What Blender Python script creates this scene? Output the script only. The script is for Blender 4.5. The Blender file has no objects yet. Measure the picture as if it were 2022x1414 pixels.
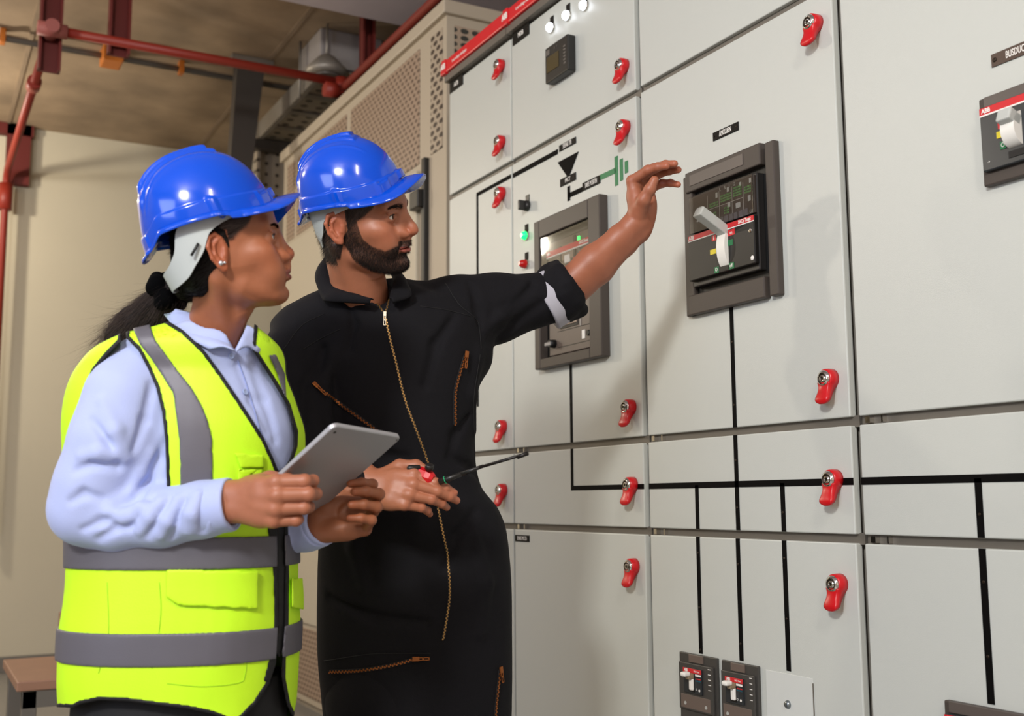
import bpy, bmesh, math, random
import numpy as np
from mathutils import Vector, Matrix
from math import pi, sin, cos, radians as R
random.seed(7); RNG = np.random.default_rng(7)
SC = bpy.context.scene
COL = SC.collection
# ---------------------------------------------------------------- camera
W_, H_, F_ = 2022.0, 1414.0, 2182.56
YAW, PITCH, ROLL = R(28.453), R(7.342), R(-0.3554)
CAM = np.array([-1.7, 0.0, 1.08])
_f = np.array([sin(YAW)*cos(PITCH), cos(YAW)*cos(PITCH), sin(PITCH)])
_r = np.array([cos(YAW), -sin(YAW), 0.0]); _u = np.cross(_r, _f)
CR = cos(ROLL)*_r + sin(ROLL)*_u; CU = -sin(ROLL)*_r + cos(ROLL)*_u; CF = _f
def ray(px, py):
    return CR*(px-W_/2)/F_ - CU*(py-H_/2)/F_ + CF
def atd(px, py, d):            # world point that lies d metres along the view axis
    return CAM + ray(px, py)*d
def onX(px, py, x=0.0):
    v = ray(px, py); return CAM + v*(x-CAM[0])/v[0]
def onY(px, py, y):
    v = ray(px, py); return CAM + v*(y-CAM[1])/v[1]
def onZ(px, py, z):
    v = ray(px, py); return CAM + v*(z-CAM[2])/v[2]
def proj(p):
    d = np.asarray(p)-CAM; z = d@CF
    return W_/2+F_*(d@CR)/z, H_/2-F_*(d@CU)/z, z
# ---------------------------------------------------------------- materials
def lin(c):
    if isinstance(c, str):
        c = [int(c[i:i+2], 16)/255 for i in (0, 2, 4)]
    return tuple((v/12.92 if v <= 0.04045 else ((v+0.055)/1.055)**2.4) for v in c)
MATS = {}
def mat(name, rgb, rough=0.5, metal=0.0, bump=0.0, bscale=60.0, var=0.0, vscale=6.0, emit=None, estr=0.0,
        trans=0.0, coat=0.0, alpha=1.0, sss=0.0, sheen=0.0, attr=None, detail=3.0, spec=0.5, stretch=None, ssc=(1,.35,.2)):
    if name in MATS: return MATS[name]
    m = bpy.data.materials.new(name); m.use_nodes = True
    nt = m.node_tree; N = nt.nodes; Lk = nt.links
    b = N['Principled BSDF']
    c = lin(rgb)
    b.inputs['Base Color'].default_value = (*c, 1); b.inputs['Roughness'].default_value = rough
    b.inputs['Metallic'].default_value = metal; b.inputs['Specular IOR Level'].default_value = spec
    if trans: b.inputs['Transmission Weight'].default_value = trans
    if coat: b.inputs['Coat Weight'].default_value = coat; b.inputs['Coat Roughness'].default_value = 0.05
    if alpha < 1: b.inputs['Alpha'].default_value = alpha
    if sss:
        b.inputs['Subsurface Weight'].default_value = sss
        b.inputs['Subsurface Radius'].default_value = ssc; b.inputs['Subsurface Scale'].default_value = 0.006
    if sheen: b.inputs['Sheen Weight'].default_value = sheen
    if emit is not None:
        b.inputs['Emission Color'].default_value = (*lin(emit), 1); b.inputs['Emission Strength'].default_value = estr
    src = None
    if attr:
        a = N.new('ShaderNodeAttribute'); a.attribute_name = attr; src = a.outputs['Color']
    if var or bump:
        tc = N.new('ShaderNodeTexCoord'); vec = tc.outputs['Object']
        if stretch:
            mp = N.new('ShaderNodeMapping'); mp.inputs['Scale'].default_value = stretch
            Lk.new(vec, mp.inputs['Vector']); vec = mp.outputs['Vector']
    if var:
        n = N.new('ShaderNodeTexNoise'); n.inputs['Scale'].default_value = vscale; n.inputs['Detail'].default_value = 5
        Lk.new(vec, n.inputs['Vector'])
        mr = N.new('ShaderNodeMapRange'); mr.inputs['From Min'].default_value = .3; mr.inputs['From Max'].default_value = .7
        mr.inputs['To Min'].default_value = 1-var; mr.inputs['To Max'].default_value = 1+var
        Lk.new(n.outputs['Fac'], mr.inputs['Value'])
        mx = N.new('ShaderNodeVectorMath'); mx.operation = 'MULTIPLY'
        if src: Lk.new(src, mx.inputs[0])
        else: mx.inputs[0].default_value = c
        Lk.new(mr.outputs['Result'], mx.inputs[1]); src = mx.outputs['Vector']
    if src: Lk.new(src, b.inputs['Base Color'])
    if bump:
        n = N.new('ShaderNodeTexNoise'); n.inputs['Scale'].default_value = bscale; n.inputs['Detail'].default_value = detail
        Lk.new(vec, n.inputs['Vector'])
        bp = N.new('ShaderNodeBump'); bp.inputs['Strength'].default_value = bump; bp.inputs['Distance'].default_value = 0.002
        Lk.new(n.outputs['Fac'], bp.inputs['Height']); Lk.new(bp.outputs['Normal'], b.inputs['Normal'])
    MATS[name] = m; return m
def dots_mat(name, rgb, dark, pitch, rad, ax=(1, 2), hexa=True, oblong=1.0, rough=.5):
    """sheet metal with a grid of punched holes (object coordinates)"""
    m = mat(name, rgb, rough); nt = m.node_tree; N = nt.nodes; Lk = nt.links; b = N['Principled BSDF']
    tc = N.new('ShaderNodeTexCoord'); sp = N.new('ShaderNodeSeparateXYZ'); Lk.new(tc.outputs['Object'], sp.inputs[0])
    def M(op, a, bb=None):
        n = N.new('ShaderNodeMath'); n.operation = op
        for i, v in enumerate((a, bb)):
            if v is None: continue
            if isinstance(v, (int, float)): n.inputs[i].default_value = v
            else: Lk.new(v, n.inputs[i])
        return n.outputs[0]
    u = M('DIVIDE', sp.outputs[ax[0]], pitch); v = M('DIVIDE', sp.outputs[ax[1]], pitch*oblong)
    row = M('FLOOR', v); u2 = M('ADD', u, M('MULTIPLY', row, 0.5 if hexa else 0.0))
    du = M('SUBTRACT', M('FRACT', u2), .5); dv = M('SUBTRACT', M('FRACT', v), .5)
    d = M('SQRT', M('ADD', M('MULTIPLY', du, du), M('MULTIPLY', dv, dv)))
    f = M('LESS_THAN', d, rad/pitch)
    mx = N.new('ShaderNodeMix'); mx.data_type = 'RGBA'
    mx.inputs['A'].default_value = (*lin(rgb), 1); mx.inputs['B'].default_value = (*lin(dark), 1)
    Lk.new(f, mx.inputs['Factor']); Lk.new(mx.outputs['Result'], b.inputs['Base Color'])
    return m
# ---------------------------------------------------------------- objects
WLOC = {}
def tagset(o, label=None, cat=None, group=None, kind=None):
    if label: o['label'] = label
    if cat: o['category'] = cat
    if group: o['group'] = group
    if kind: o['kind'] = kind
    return o
def empty(name, loc, label, cat, group=None):
    o = bpy.data.objects.new(name, None); COL.objects.link(o); o.location = loc
    o.empty_display_size = .1; WLOC[o.name] = np.array(loc, float)
    return tagset(o, label, cat, group)
def link(me, name, mats, parent=None, origin=None):
    o = bpy.data.objects.new(name, me); COL.objects.link(o)
    for m in mats: me.materials.append(m)
    origin = np.array(origin if origin is not None else (WLOC[parent.name] if parent else (0, 0, 0)), float)
    if np.abs(origin).max() > 0: me.transform(Matrix.Translation(-Vector(origin)))
    o.location = Vector(origin - (WLOC[parent.name] if parent else 0))
    if parent: o.parent = parent
    WLOC[o.name] = origin
    return o
def copyto(o, parent, loc):
    """copy a part (shared mesh) under another parent, its origin at world loc"""
    c = o.copy(); COL.objects.link(c); c.parent = parent
    c.location = Vector(np.array(loc, float) - WLOC[parent.name]); WLOC[c.name] = np.array(loc, float)
    return c
FONT = None
def text_mesh(s, size=1.0, ext=0.02, narrow=1.0, spacing=1.0, bold=0.0):
    cu = bpy.data.curves.new('t', 'FONT'); cu.body = s; cu.size = size; cu.extrude = ext*size; cu.offset = bold
    cu.space_character = spacing; cu.align_x = 'CENTER'; cu.align_y = 'CENTER'; cu.resolution_u = 3
    ob = bpy.data.objects.new('t', cu)
    me = ob.to_mesh(); v = [(p.co.x*narrow, p.co.y, p.co.z) for p in me.vertices]
    f = [tuple(p.vertices) for p in me.polygons]; ob.to_mesh_clear(); bpy.data.objects.remove(ob); bpy.data.curves.remove(cu)
    return v, f
class MB:
    def __init__(s): s.bm = bmesh.new()
    def _mat(s, faces, m, smooth=False):
        for f in faces: f.material_index = m; f.smooth = smooth
    def box(s, x0, x1, y0, y1, z0, z1, m=0, bev=0.0, seg=2, M=None):
        x0, x1 = min(x0, x1), max(x0, x1); y0, y1 = min(y0, y1), max(y0, y1); z0, z1 = min(z0, z1), max(z0, z1)
        t = bmesh.new()
        bmesh.ops.create_cube(t, size=1.0)
        for v in t.verts: v.co = Vector((x0+(v.co.x+.5)*(x1-x0), y0+(v.co.y+.5)*(y1-y0), z0+(v.co.z+.5)*(z1-z0)))
        if bev: bmesh.ops.bevel(t, geom=t.edges[:], offset=bev, segments=seg, profile=.5, affect='EDGES', clamp_overlap=True)
        s.add(t, m, M, smooth=False); return s
    def add(s, t, m=0, M=None, smooth=False):
        if M is not None: t.transform(M)
        for f in t.faces: f.material_index = m; f.smooth = smooth
        me = bpy.data.meshes.new('x'); t.to_mesh(me); t.free(); s.bm.from_mesh(me); bpy.data.meshes.remove(me)
    def raw(s, verts, faces, m=0, smooth=False, M=None):
        vs = [s.bm.verts.new((M @ Vector(v)) if M is not None else v) for v in verts]
        for f in faces:
            try: F = s.bm.faces.new([vs[i] for i in f]); F.material_index = m; F.smooth = smooth
            except ValueError: pass
        return s
    def cyl(s, p0, p1, r, m=0, seg=24, r2=None, smooth=True, cap=True):
        p0 = Vector(p0); p1 = Vector(p1); d = p1-p0; q = d.to_track_quat('Z', 'Y')
        a = [p0+q@Vector((r*cos(2*pi*i/seg), r*sin(2*pi*i/seg), 0)) for i in range(seg)]
        r2 = r if r2 is None else r2
        b = [p1+q@Vector((r2*cos(2*pi*i/seg), r2*sin(2*pi*i/seg), 0)) for i in range(seg)]
        va = [s.bm.verts.new(v) for v in a]; vb = [s.bm.verts.new(v) for v in b]
        for i in range(seg):
            F = s.bm.faces.new((va[i], va[(i+1) % seg], vb[(i+1) % seg], vb[i])); F.material_index = m; F.smooth = smooth
        if cap:
            F = s.bm.faces.new(va[::-1]); F.material_index = m
            F = s.bm.faces.new(vb); F.material_index = m
        return s
    def lathe(s, p0, axis, prof, m=0, seg=24, smooth=True):
        """prof: list of (distance along axis, radius[, mat])"""
        p0 = Vector(p0); q = Vector(axis).to_track_quat('Z', 'Y'); rings = []
        for pr in prof:
            rings.append([s.bm.verts.new(p0+q@Vector((pr[1]*cos(2*pi*i/seg), pr[1]*sin(2*pi*i/seg), pr[0]))) for i in range(seg)])
        for k in range(len(prof)-1):
            mm = prof[k+1][2] if len(prof[k+1]) > 2 else m
            for i in range(seg):
                F = s.bm.faces.new((rings[k][i], rings[k][(i+1) % seg], rings[k+1][(i+1) % seg], rings[k+1][i])); F.material_index = mm; F.smooth = smooth
        F = s.bm.faces.new(rings[0][::-1]); F.material_index = m
        F = s.bm.faces.new(rings[-1]); F.material_index = prof[-1][2] if len(prof[-1]) > 2 else m
        return s
    def tube(s, pts, r, m=0, seg=10, smooth=True, flat=1.0):
        P = [Vector(p) for p in pts]; n = len(P); rr = r if hasattr(r, '__len__') else [r]*n
        rings = []; up = None
        for i in range(n):
            t = (P[min(i+1, n-1)]-P[max(i-1, 0)]).normalized()
            if up is None:
                up = Vector((0, 0, 1)) if abs(t.z) < .9 else Vector((0, 1, 0))
            a = t.cross(up).normalized(); b = a.cross(t).normalized(); up = b
            rings.append([s.bm.verts.new(P[i]+(a*cos(2*pi*k/seg)+b*sin(2*pi*k/seg)*flat)*rr[i]) for k in range(seg)])
        for i in range(n-1):
            for k in range(seg):
                F = s.bm.faces.new((rings[i][k], rings[i][(k+1) % seg], rings[i+1][(k+1) % seg], rings[i+1][k])); F.material_index = m; F.smooth = smooth
        for rg in (rings[0][::-1], rings[-1]):
            F = s.bm.faces.new(rg); F.material_index = m
        return s
    def prismx(s, pts, x0, x1, m=0):
        """polygon in (y,z) extruded along x"""
        a = [s.bm.verts.new((x0, y, z)) for y, z in pts]; b = [s.bm.verts.new((x1, y, z)) for y, z in pts]; n = len(pts)
        for i in range(n):
            F = s.bm.faces.new((a[i], a[(i+1) % n], b[(i+1) % n], b[i])); F.material_index = m
        F = s.bm.faces.new(a[::-1]); F.material_index = m; F = s.bm.faces.new(b); F.material_index = m
        return s
    def text(s, st, y, z, x, size, m=0, narrow=.8, bold=0.0, spacing=1.0, ext=.02):
        """text on a plane facing -x (reads along -y)"""
        v, f = text_mesh(st, size, ext, narrow, spacing, bold)
        M = Matrix(((0, 0, -1, x), (-1, 0, 0, y), (0, 1, 0, z), (0, 0, 0, 1)))
        s.raw(v, f, m, M=M); return s
    def build(s, name, mats, parent=None, origin=None, normals=True):
        if normals: bmesh.ops.recalc_face_normals(s.bm, faces=s.bm.faces)
        me = bpy.data.meshes.new(name); s.bm.to_mesh(me); s.bm.free()
        return link(me, name, mats if isinstance(mats, (list, tuple)) else [mats], parent, origin)
# ================================================================ ROOM
m_wall = mat('painted wall', 'c3bba6', .85, bump=.15, bscale=40, var=.03, vscale=1.5)
m_conc = mat('raw concrete ceiling', '97836c', .9, bump=.5, bscale=8, var=.34, vscale=2.2)
m_floor = mat('grey epoxy floor', '8a8782', .35, bump=.05, bscale=30, var=.06, vscale=2)
m_soffit = mat('white painted soffit', 'b9b0b6', .8, var=.03)
YB, ZC = 8.0, 3.63
def struct(name, mb, m):
    o = mb.build(name, m); o['kind'] = 'structure'; return o
struct('floor', MB().box(-6, 1.6, -4, YB, -.1, 0), m_floor)
cl = MB().box(-6, 1.6, -4, YB, ZC, ZC+.2)
struct('ceiling', cl, m_conc)
# board marks cast in the concrete
b = MB()
for x in (-5.0, -3.75, -2.5, -1.25, 0.0):
    b.box(x-.012, x+.012, 5.2, YB-.01, ZC-.006, ZC)
b.box(-6, 1.6, 6.4, 6.42, ZC-.006, ZC)
struct('trim_1', b, mat('formwork seam', '8f7c67', .9, bump=.4, bscale=10, var=.1))
struct('trim_2', MB().box(-6, 1.6, -4, 5.02, ZC-.13, ZC), m_soffit)
struct('wall_back', MB().box(-6, 1.6, YB, YB+.15, 0, ZC), m_wall)
struct('wall_left', MB().box(-6.15, -6, -4, YB, 0, ZC), m_wall)
struct('wall_right', MB().box(1.6, 1.75, -4, YB, 0, ZC), m_wall)
struct('baseboard_back', MB().box(-6, 1.6, YB-.02, YB, 0, .1, bev=.004), mat('skirting', '6f6a63', .6))
# ---- red fire main pipework
m_red = mat('red oxide pipe paint', '842416', .5, bump=.1, bscale=80)
m_dred = mat('dark red bracket paint', '5e150e', .6)
m_coup = mat('pink coupling', '93504a', .6)
ZP = 3.275
A = onZ(100, 62, ZP); Bp = onZ(676, 160, ZP)
yp = float(A[1]+Bp[1])/2; xa = float(A[0]); xb = float(Bp[0])
pr = .023
p = empty('fire_pipe', (xa, yp, ZP), 'red fire pipe crossing the room beneath the concrete ceiling and dropping down the back wall', 'pipe')
MB().cyl((xa, yp, ZP), (min(xb+.05, .14), yp, ZP), pr).build('cross_pipe', m_red, p)
yb_ = YB-.12
MB().tube([(xa, yp, ZP), (xa-.01, yb_-.1, ZP), (xa-.012, yb_-.03, ZP-.03), (xa-.012, yb_, ZP-.1), (xa-.012, yb_, .9)], pr, seg=14).build('riser_pipe', m_red, p)
MB().cyl((xa-.06, yp, ZP), (xa+.07, yp, ZP), .034).cyl((xa, yp-.06, ZP), (xa, yp+.07, ZP), .032).build('tee_coupling', m_coup, p)
MB().cyl((xa-.005, yp+.72, ZP), (xa-.005, yp+.82, ZP), .036).build('coupling', m_red, p)
zc_ = float(onY(12, 380, yb_)[2])
MB().cyl((xa-.012, yb_, zc_-.12), (xa-.012, yb_, zc_+.06), .045).build('coupling', m_red, p)
q = empty('fire_pipe', (xb, yp, ZP), 'red fire pipe running forward overhead along the vented enclosure', 'pipe')
MB().cyl((xb, yp-.05, ZP-.045), (xb, 1.6, ZP-.045), .023).build('branch_pipe', m_red, q)
MB().cyl((xb, yp-.0, ZP-.07), (xb, yp-.0, ZP+.02), .038).cyl((xb-.09, yp, ZP-.05), (xb-.01, yp, ZP-.05), .04).build('tee_coupling', m_red, q)
def hanger(px, py0, py1, y, label, w=.05):
    a = onY(px, py1, y); x = float(a[0]); zb = float(a[2])
    MBh = MB().box(x-w, x+w, y-.008, y+.008, zb, ZC-.001).box(x-w, x-w+.012, y-.05, y, zb, ZC-.001).box(x+w-.012, x+w, y-.05, y, zb, ZC-.001)
    o = MBh.build('pipe_hanger', m_dred, origin=(x, y, zb)); return tagset(o, label, 'pipe hanger', 'steel pipe hangers')
hanger(95, 0, 143, yp+.1, 'dark red hanger channel behind the pipe junction at top left')
hanger(232, 0, 112, yp+.05, 'dark red hanger channel ending above the orange junction box')
hanger(722, 40, 140, yp-.1, 'red hanger rod channel beside the round ceiling lamp', .035)
# wall channel behind riser
a = onY(42, 190, YB-.06); c = onY(30, 364, YB-.06); x = float(a[0])
tagset(MB().box(x-.075, x+.075, YB-.07, YB-.005, float(c[2]), ZC-.002).box(x-.16, x+.09, YB-.07, YB-.005, ZC-.08, ZC-.002).build('wall_channel', m_dred, origin=(x, YB, float(c[2]))),
       'dark red steel channel fixed to the back wall behind the riser pipe', 'bracket')
# grey conduit with orange fittings
m_grey = mat('galvanised conduit', '6e6a66', .45, .4); m_or = mat('orange plastic', 'b8671a', .5)
zc2 = ZC-.05
a = onZ(12, 74, zc2); e = onZ(520, 168, zc2); yc = float(a[1]+e[1])/2
cd = empty('conduit', (float(a[0]), yc, zc2), 'thin grey conduit along the concrete ceiling with orange clips', 'conduit')
MB().cyl((-6, yc, zc2), (float(e[0])+.9, yc, zc2), .016).build('tube', m_grey, cd)
for px, py in ((5, 76), (357, 138)):
    v = onZ(px, py, zc2); MB().box(v[0]-.014, v[0]+.014, yc-.03, yc+.03, zc2-.03, ZC-.001, bev=.004).build('clip', m_or, cd)
v = onZ(221, 120, zc2-.03); vx = float(v[0])
jb = MB().box(vx-.055, vx+.055, yc-.09, yc+.06, zc2-.05, ZC, bev=.008).box(vx-.05, vx-.015, yc-.05, yc+.1, zc2-.02, ZC-.001, bev=.004)
tagset(jb.build('junction_box', [m_or], origin=(vx, yc, zc2)), 'orange junction box on the ceiling conduit under a hanger', 'junction box')
# dark trapeze post under the conduit
m_dk = mat('dark galvanised steel', '45403c', .55, .5)
m_gal = mat('galvanised steel', '8b857d', .5, .5, var=.08)
ys = 6.1
t0 = onY(503, 165, ys); t1 = onY(478, 322, ys)
x0 = float(t0[0]); x1 = float(t1[0]); zt = ZC-.002; zb = float(t1[2])-.1
tp = empty('tray_bracket', (x0, ys, zt), 'dark grey cantilever post hanging from the ceiling behind the woman', 'bracket')
MB().raw([(x0-.1, ys, zt), (x0+.06, ys, zt), (x1+.05, ys, zb), (x1-.07, ys, zb), (x0-.1, ys+.09, zt), (x0+.06, ys+.09, zt), (x1+.05, ys+.09, zb), (x1-.07, ys+.09, zb)],
         [(0, 1, 2, 3), (7, 6, 5, 4), (0, 4, 5, 1), (1, 5, 6, 2), (2, 6, 7, 3), (3, 7, 4, 0)]).build('post', m_dk, tp)
MB().box(x0-.14, x0+.1, ys-.03, ys+.12, zt-.03, zt).build('base_plate', m_gal, tp)
# cable tray running along the aisle, dropping at its end
zt_ = 3.40
ta = onZ(652, 128, zt_); tb = onZ(510, 268, zt_)
xt0, yt0, xt1, yt1 = float(ta[0]), float(ta[1]), float(tb[0]), float(tb[1])
tr = empty('cable_tray', (xt0, yt0, zt_), 'galvanised ladder cable tray sloping away beside the vented enclosure', 'cable tray')
wd = .40
m_perf = dots_mat('perforated galvanised tray', '9a8f80', '3a332d', .07, .012, ax=(0, 2), hexa=False)
for xx in (xt1-.03, xt1+wd): MB().box(xx, xx+.03, yt0, yt1, zt_-.06, zt_+.05).build('side_rail', m_gal, tr)
MB().box(xt1, xt1+wd, yt0, yt1, zt_-.03, zt_-.024).build('tray_floor', dots_mat('perforated tray floor', '9a8f80', '3a332d', .09, .022, ax=(0, 1), hexa=False), tr)
k = yt0+.1
while k < yt1:
    MB().box(xt1, xt1+wd, k-.03, k+.03, zt_-.04, zt_-.02).build('rung', m_gal, tr); k += .3
zd = float(onY(515, 460, yt1)[2])
dw = .26
MB().box(xt1, xt1+dw, yt1, yt1+.02, zd, zt_-.1).box(xt1-.02, xt1, yt1-.06, yt1+.02, zd, zt_-.02).box(xt1+dw, xt1+dw+.02, yt1-.06, yt1+.02, zd, zt_-.02).build('drop_section', m_perf, tr)
MB().box(xt1-.12, xt1+wd+.035, yt1-.12, yt1-.05, zt_-.12, zt_-.06).build('support_bar', m_dk, tr)
for yy in (yt0+.3, yt1-.1):
    MB().cyl((xt1-.05, yy, zt_-.1), (xt1-.05, yy, ZC-(.131 if yy < 5.02 else .001)), .008, seg=8).build('hanger_rod', m_gal, tr)
# box and round lamp
v = onY(692, 122, 5.55); zz = float(v[2])
tagset(MB().box(v[0]-.19, v[0]+.17, 5.5, 5.85, zz-.07, ZC-.002, bev=.01).build('ceiling_box', mat('grey painted box', '8d8785', .5), origin=(float(v[0]), 5.6, zz)), 'pale grey junction box mounted under the ceiling near the round lamp', 'junction box')
v = onY(645, 133, 5.45); zz = float(v[2])
lm = empty('ceiling_lamp', (float(v[0]), 5.45, ZC-.002), 'round unlit lamp hanging on a thin rod below the concrete ceiling', 'lamp')
MB().lathe((v[0], 5.45, zz-.05), (0, 0, 1), [(0, .075, 0), (.0, .1, 0), (.03, .115, 0), (.1, .05, 0), (.12, .02, 0)]).build('shade', m_gal, lm)
MB().cyl((v[0], 5.45, zz+.05), (v[0], 5.45, ZC-.002), .006, seg=8).build('rod', m_gal, lm)
MB().cyl((v[0], 5.45, zz-.06), (v[0], 5.45, zz-.045), .07).build('lens', mat('grey lens', '5a5550', .3), lm)
# ---- beige vented enclosure beyond the switchboard
m_bei = mat('beige powder coat', 'b5a894', .5, bump=.05, bscale=200)
m_beid = mat('beige door', 'bdb39f', .45, bump=.05, bscale=200)
m_dots = dots_mat('perforated beige sheet', 'a08a76', '5d4a3c', .045, .014, oblong=.55)
m_dots2 = dots_mat('large hole beige sheet', 'ab9c88', '40332a', .06, .021, hexa=True, oblong=.5)
m_dotsx = dots_mat('slotted beige end panel', 'a8947f', '3a3a34', .052, .019, ax=(0, 2), hexa=False, oblong=.6)
m_blk = mat('black plastic', '1a1917', .4)
EX, EY0, EY1, EZ = .165, 4.0, 6.3, 3.13
en = empty('vented_enclosure', (.9, 5.1, 0), 'tall beige transformer enclosure with perforated sheet panels beyond the switchboard', 'enclosure')
def exyz(px, py, x=EX): v = onX(px, py, x); return float(v[1]), float(v[2])
MB().box(EX+.004, 1.58, EY0+.004, EY1, .05, EZ-.03).box(EX-.02, 1.59, EY0-.02, EY1+.02, EZ-.03, EZ+.03, bev=.006).box(EX+.05, 1.5, EY0+.05, EY1-.05, 0, .05).build('body', m_bei, en)
y0, z0 = exyz(873, 54); y1, z1 = exyz(850, 306)
MB().box(EX, EX+.004, y0, y1, z1, z0).build('side_vent', m_dots2, en)
y0, z0 = exyz(828, 97); y1, z1 = exyz(693, 216); _, zb1 = exyz(822, 327)
MB().box(EX, EX+.004, y0, y1, zb1, z0).build('vent_panel', m_dots, en)
y2, z2 = exyz(684, 224); y3, z3 = exyz(588, 302); _, zb2 = exyz(600, 455)
MB().box(EX, EX+.004, y2, y3, zb2, z0).build('vent_panel', m_dots, en)
y4, _ = exyz(583, 310); MB().box(EX, EX+.004, y3+.05, EY1-.08, zb2, z0).build('vent_panel', m_dots, en)
MB().box(EX-.012, EX+.004, y0+.0, y1, .45, zb1-.03, bev=.003).build('door', m_beid, en)
MB().box(EX-.012, EX+.004, y2, EY1-.05, .45, zb2-.03, bev=.003).build('door', m_beid, en)
yh = exyz(843, 400)[0]
MB().box(EX-.02, EX+.004, yh-.015, yh+.02, .4, exyz(843, 313)[1], bev=.003).build('lock_rod', m_blk, en)
_, zh = exyz(833, 398)
MB().box(EX-.045, EX-.004, yh, yh+.09, zh-.04, zh+.04, bev=.006).build('latch', m_blk, en)
_, zl = exyz(610, 1243)
MB().box(EX, EX+.004, y0, EY1-.08, .08, min(zl, .43)).build('lower_vent', m_dots, en)
a = onY(898, 50, EY0); c = onY(946, 190, EY0)
MB().box(float(a[0]), float(a[0])+.27, EY0, EY0+.004, 1.9, float(a[2])).box(1.0, 1.008, EY0-.001, EY0+.004, .1, EZ-.04, m=1).build('end_vent', [m_dotsx, m_blk], en)
# ---- bench in the left corner
m_wood = mat('brown laminate', '96705a', .45, var=.05, vscale=12); m_leg = mat('grey steel leg', '6d6860', .5, .3)
zs = .46
c0 = onZ(33, 1347, zs); c1 = onZ(0, 1307, zs); c2 = onZ(131, 1294, zs)
bx0, by0 = float(c0[0]), float(c0[1]); by1 = float(c2[1])
bn = empty('bench', (bx0+.25, (by0+by1)/2, 0), 'small brown topped bench chair with grey square legs by the back wall', 'bench')
bw = .46
MB().box(bx0, bx0+bw, by0, by1, zs-.035, zs, bev=.005).build('seat', m_wood, bn)
for yy in (by0+.01, by1-.035): MB().box(bx0+.02, bx0+bw-.02, yy, yy+.025, zs-.095, zs-.035).build('apron', m_leg, bn)
for xx in (bx0+.02, bx0+bw-.07):
    for yy in (by0+.01, by1-.06):
        MB().box(xx, xx+.05, yy, yy+.05, 0, zs-.035, bev=.003).build('leg', m_leg, bn)
pv = onY(135, 1215, by1-.03)
MB().box(float(pv[0])-.02, float(pv[0])+.02, by1-.05, by1-.01, zs, float(pv[2]), bev=.003).box(float(pv[0])-.035, float(pv[0])+.4, by1-.06, by1-.005, float(pv[2])-.06, float(pv[2])+.015, bev=.006).build('backrest', m_wood, bn)
# ================================================================ SWITCHBOARD (front plane x = 0)
m_pan = mat('light grey powder coat', 'c0c3bd', .36, bump=.16, bscale=800, detail=1.0)
m_frame = mat('frame steel', '6f6a62', .45, .3, bump=.2, bscale=30, stretch=(1, 1, 1))
m_edge = mat('grey carcass', '8c8880', .5)
m_red2 = mat('red plastic', 'c4101a', .32); m_redbar = mat('red trim strip', 'd0141f', .35)
m_chr = mat('chrome', 'd8d4cc', .12, 1.0); m_key = mat('lock core', '30261d', .4, .6)
m_tape = mat('black mimic tape', '060505', .7, spec=.1); m_gtape = mat('green mimic tape', '007040', .45)
m_plate = mat('black engraved plate', '0c0806', .6, spec=.2); m_plate2 = mat('brown engraved plate', '4a3a30', .3)
m_ink = mat('white lettering', 'e9e6e0', .5); m_bk2 = mat('grey brown breaker plastic', '453e39', .45, spec=.35, bump=.08, bscale=300)
m_bk3 = mat('charcoal breaker plastic', '201e1d', .38); m_bkb = mat('black breaker front', '1b1918', .35, spec=.35)
m_shadow = mat('black recess', '080808', .5); m_levg = mat('light grey lever', 'b7bab5', .4); m_levw = mat('white lever drum', 'e6e4dd', .4)
m_yel = mat('yellow mark', 'd9c62a', .5); m_grn = mat('green mark', '0a6b3c', .5); m_rdm = mat('red mark', 'c8242a', .5)
m_clear = mat('clear cover', 'ffffff', .03, trans=1.0); m_gdot = mat('green switch dots', '5d9a55', .5); m_pale = mat('pale print', 'a9a9a4', .5)
m_brn = mat('brown unit', '5b5049', .4)
YE = [3.62, 3.13, 2.395, 1.655, .915]
ZT = [0.1, .998, 1.238, 2.194, 2.635]
LABS = ['narrow light grey switchgear cabinet column at the far left end of the switchboard',
        'light grey switchgear cabinet column with green and red buttons and a large withdrawable breaker',
        'light grey switchgear cabinet column carrying the AMCC&SN breaker and two small breakers below',
        'light grey switchgear cabinet column nearest the camera at the right edge with the BUSDUCT plate']
def P2(px, py, x=0.0):
    v = onX(px, py, x); return float(v[1]), float(v[2])
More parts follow.
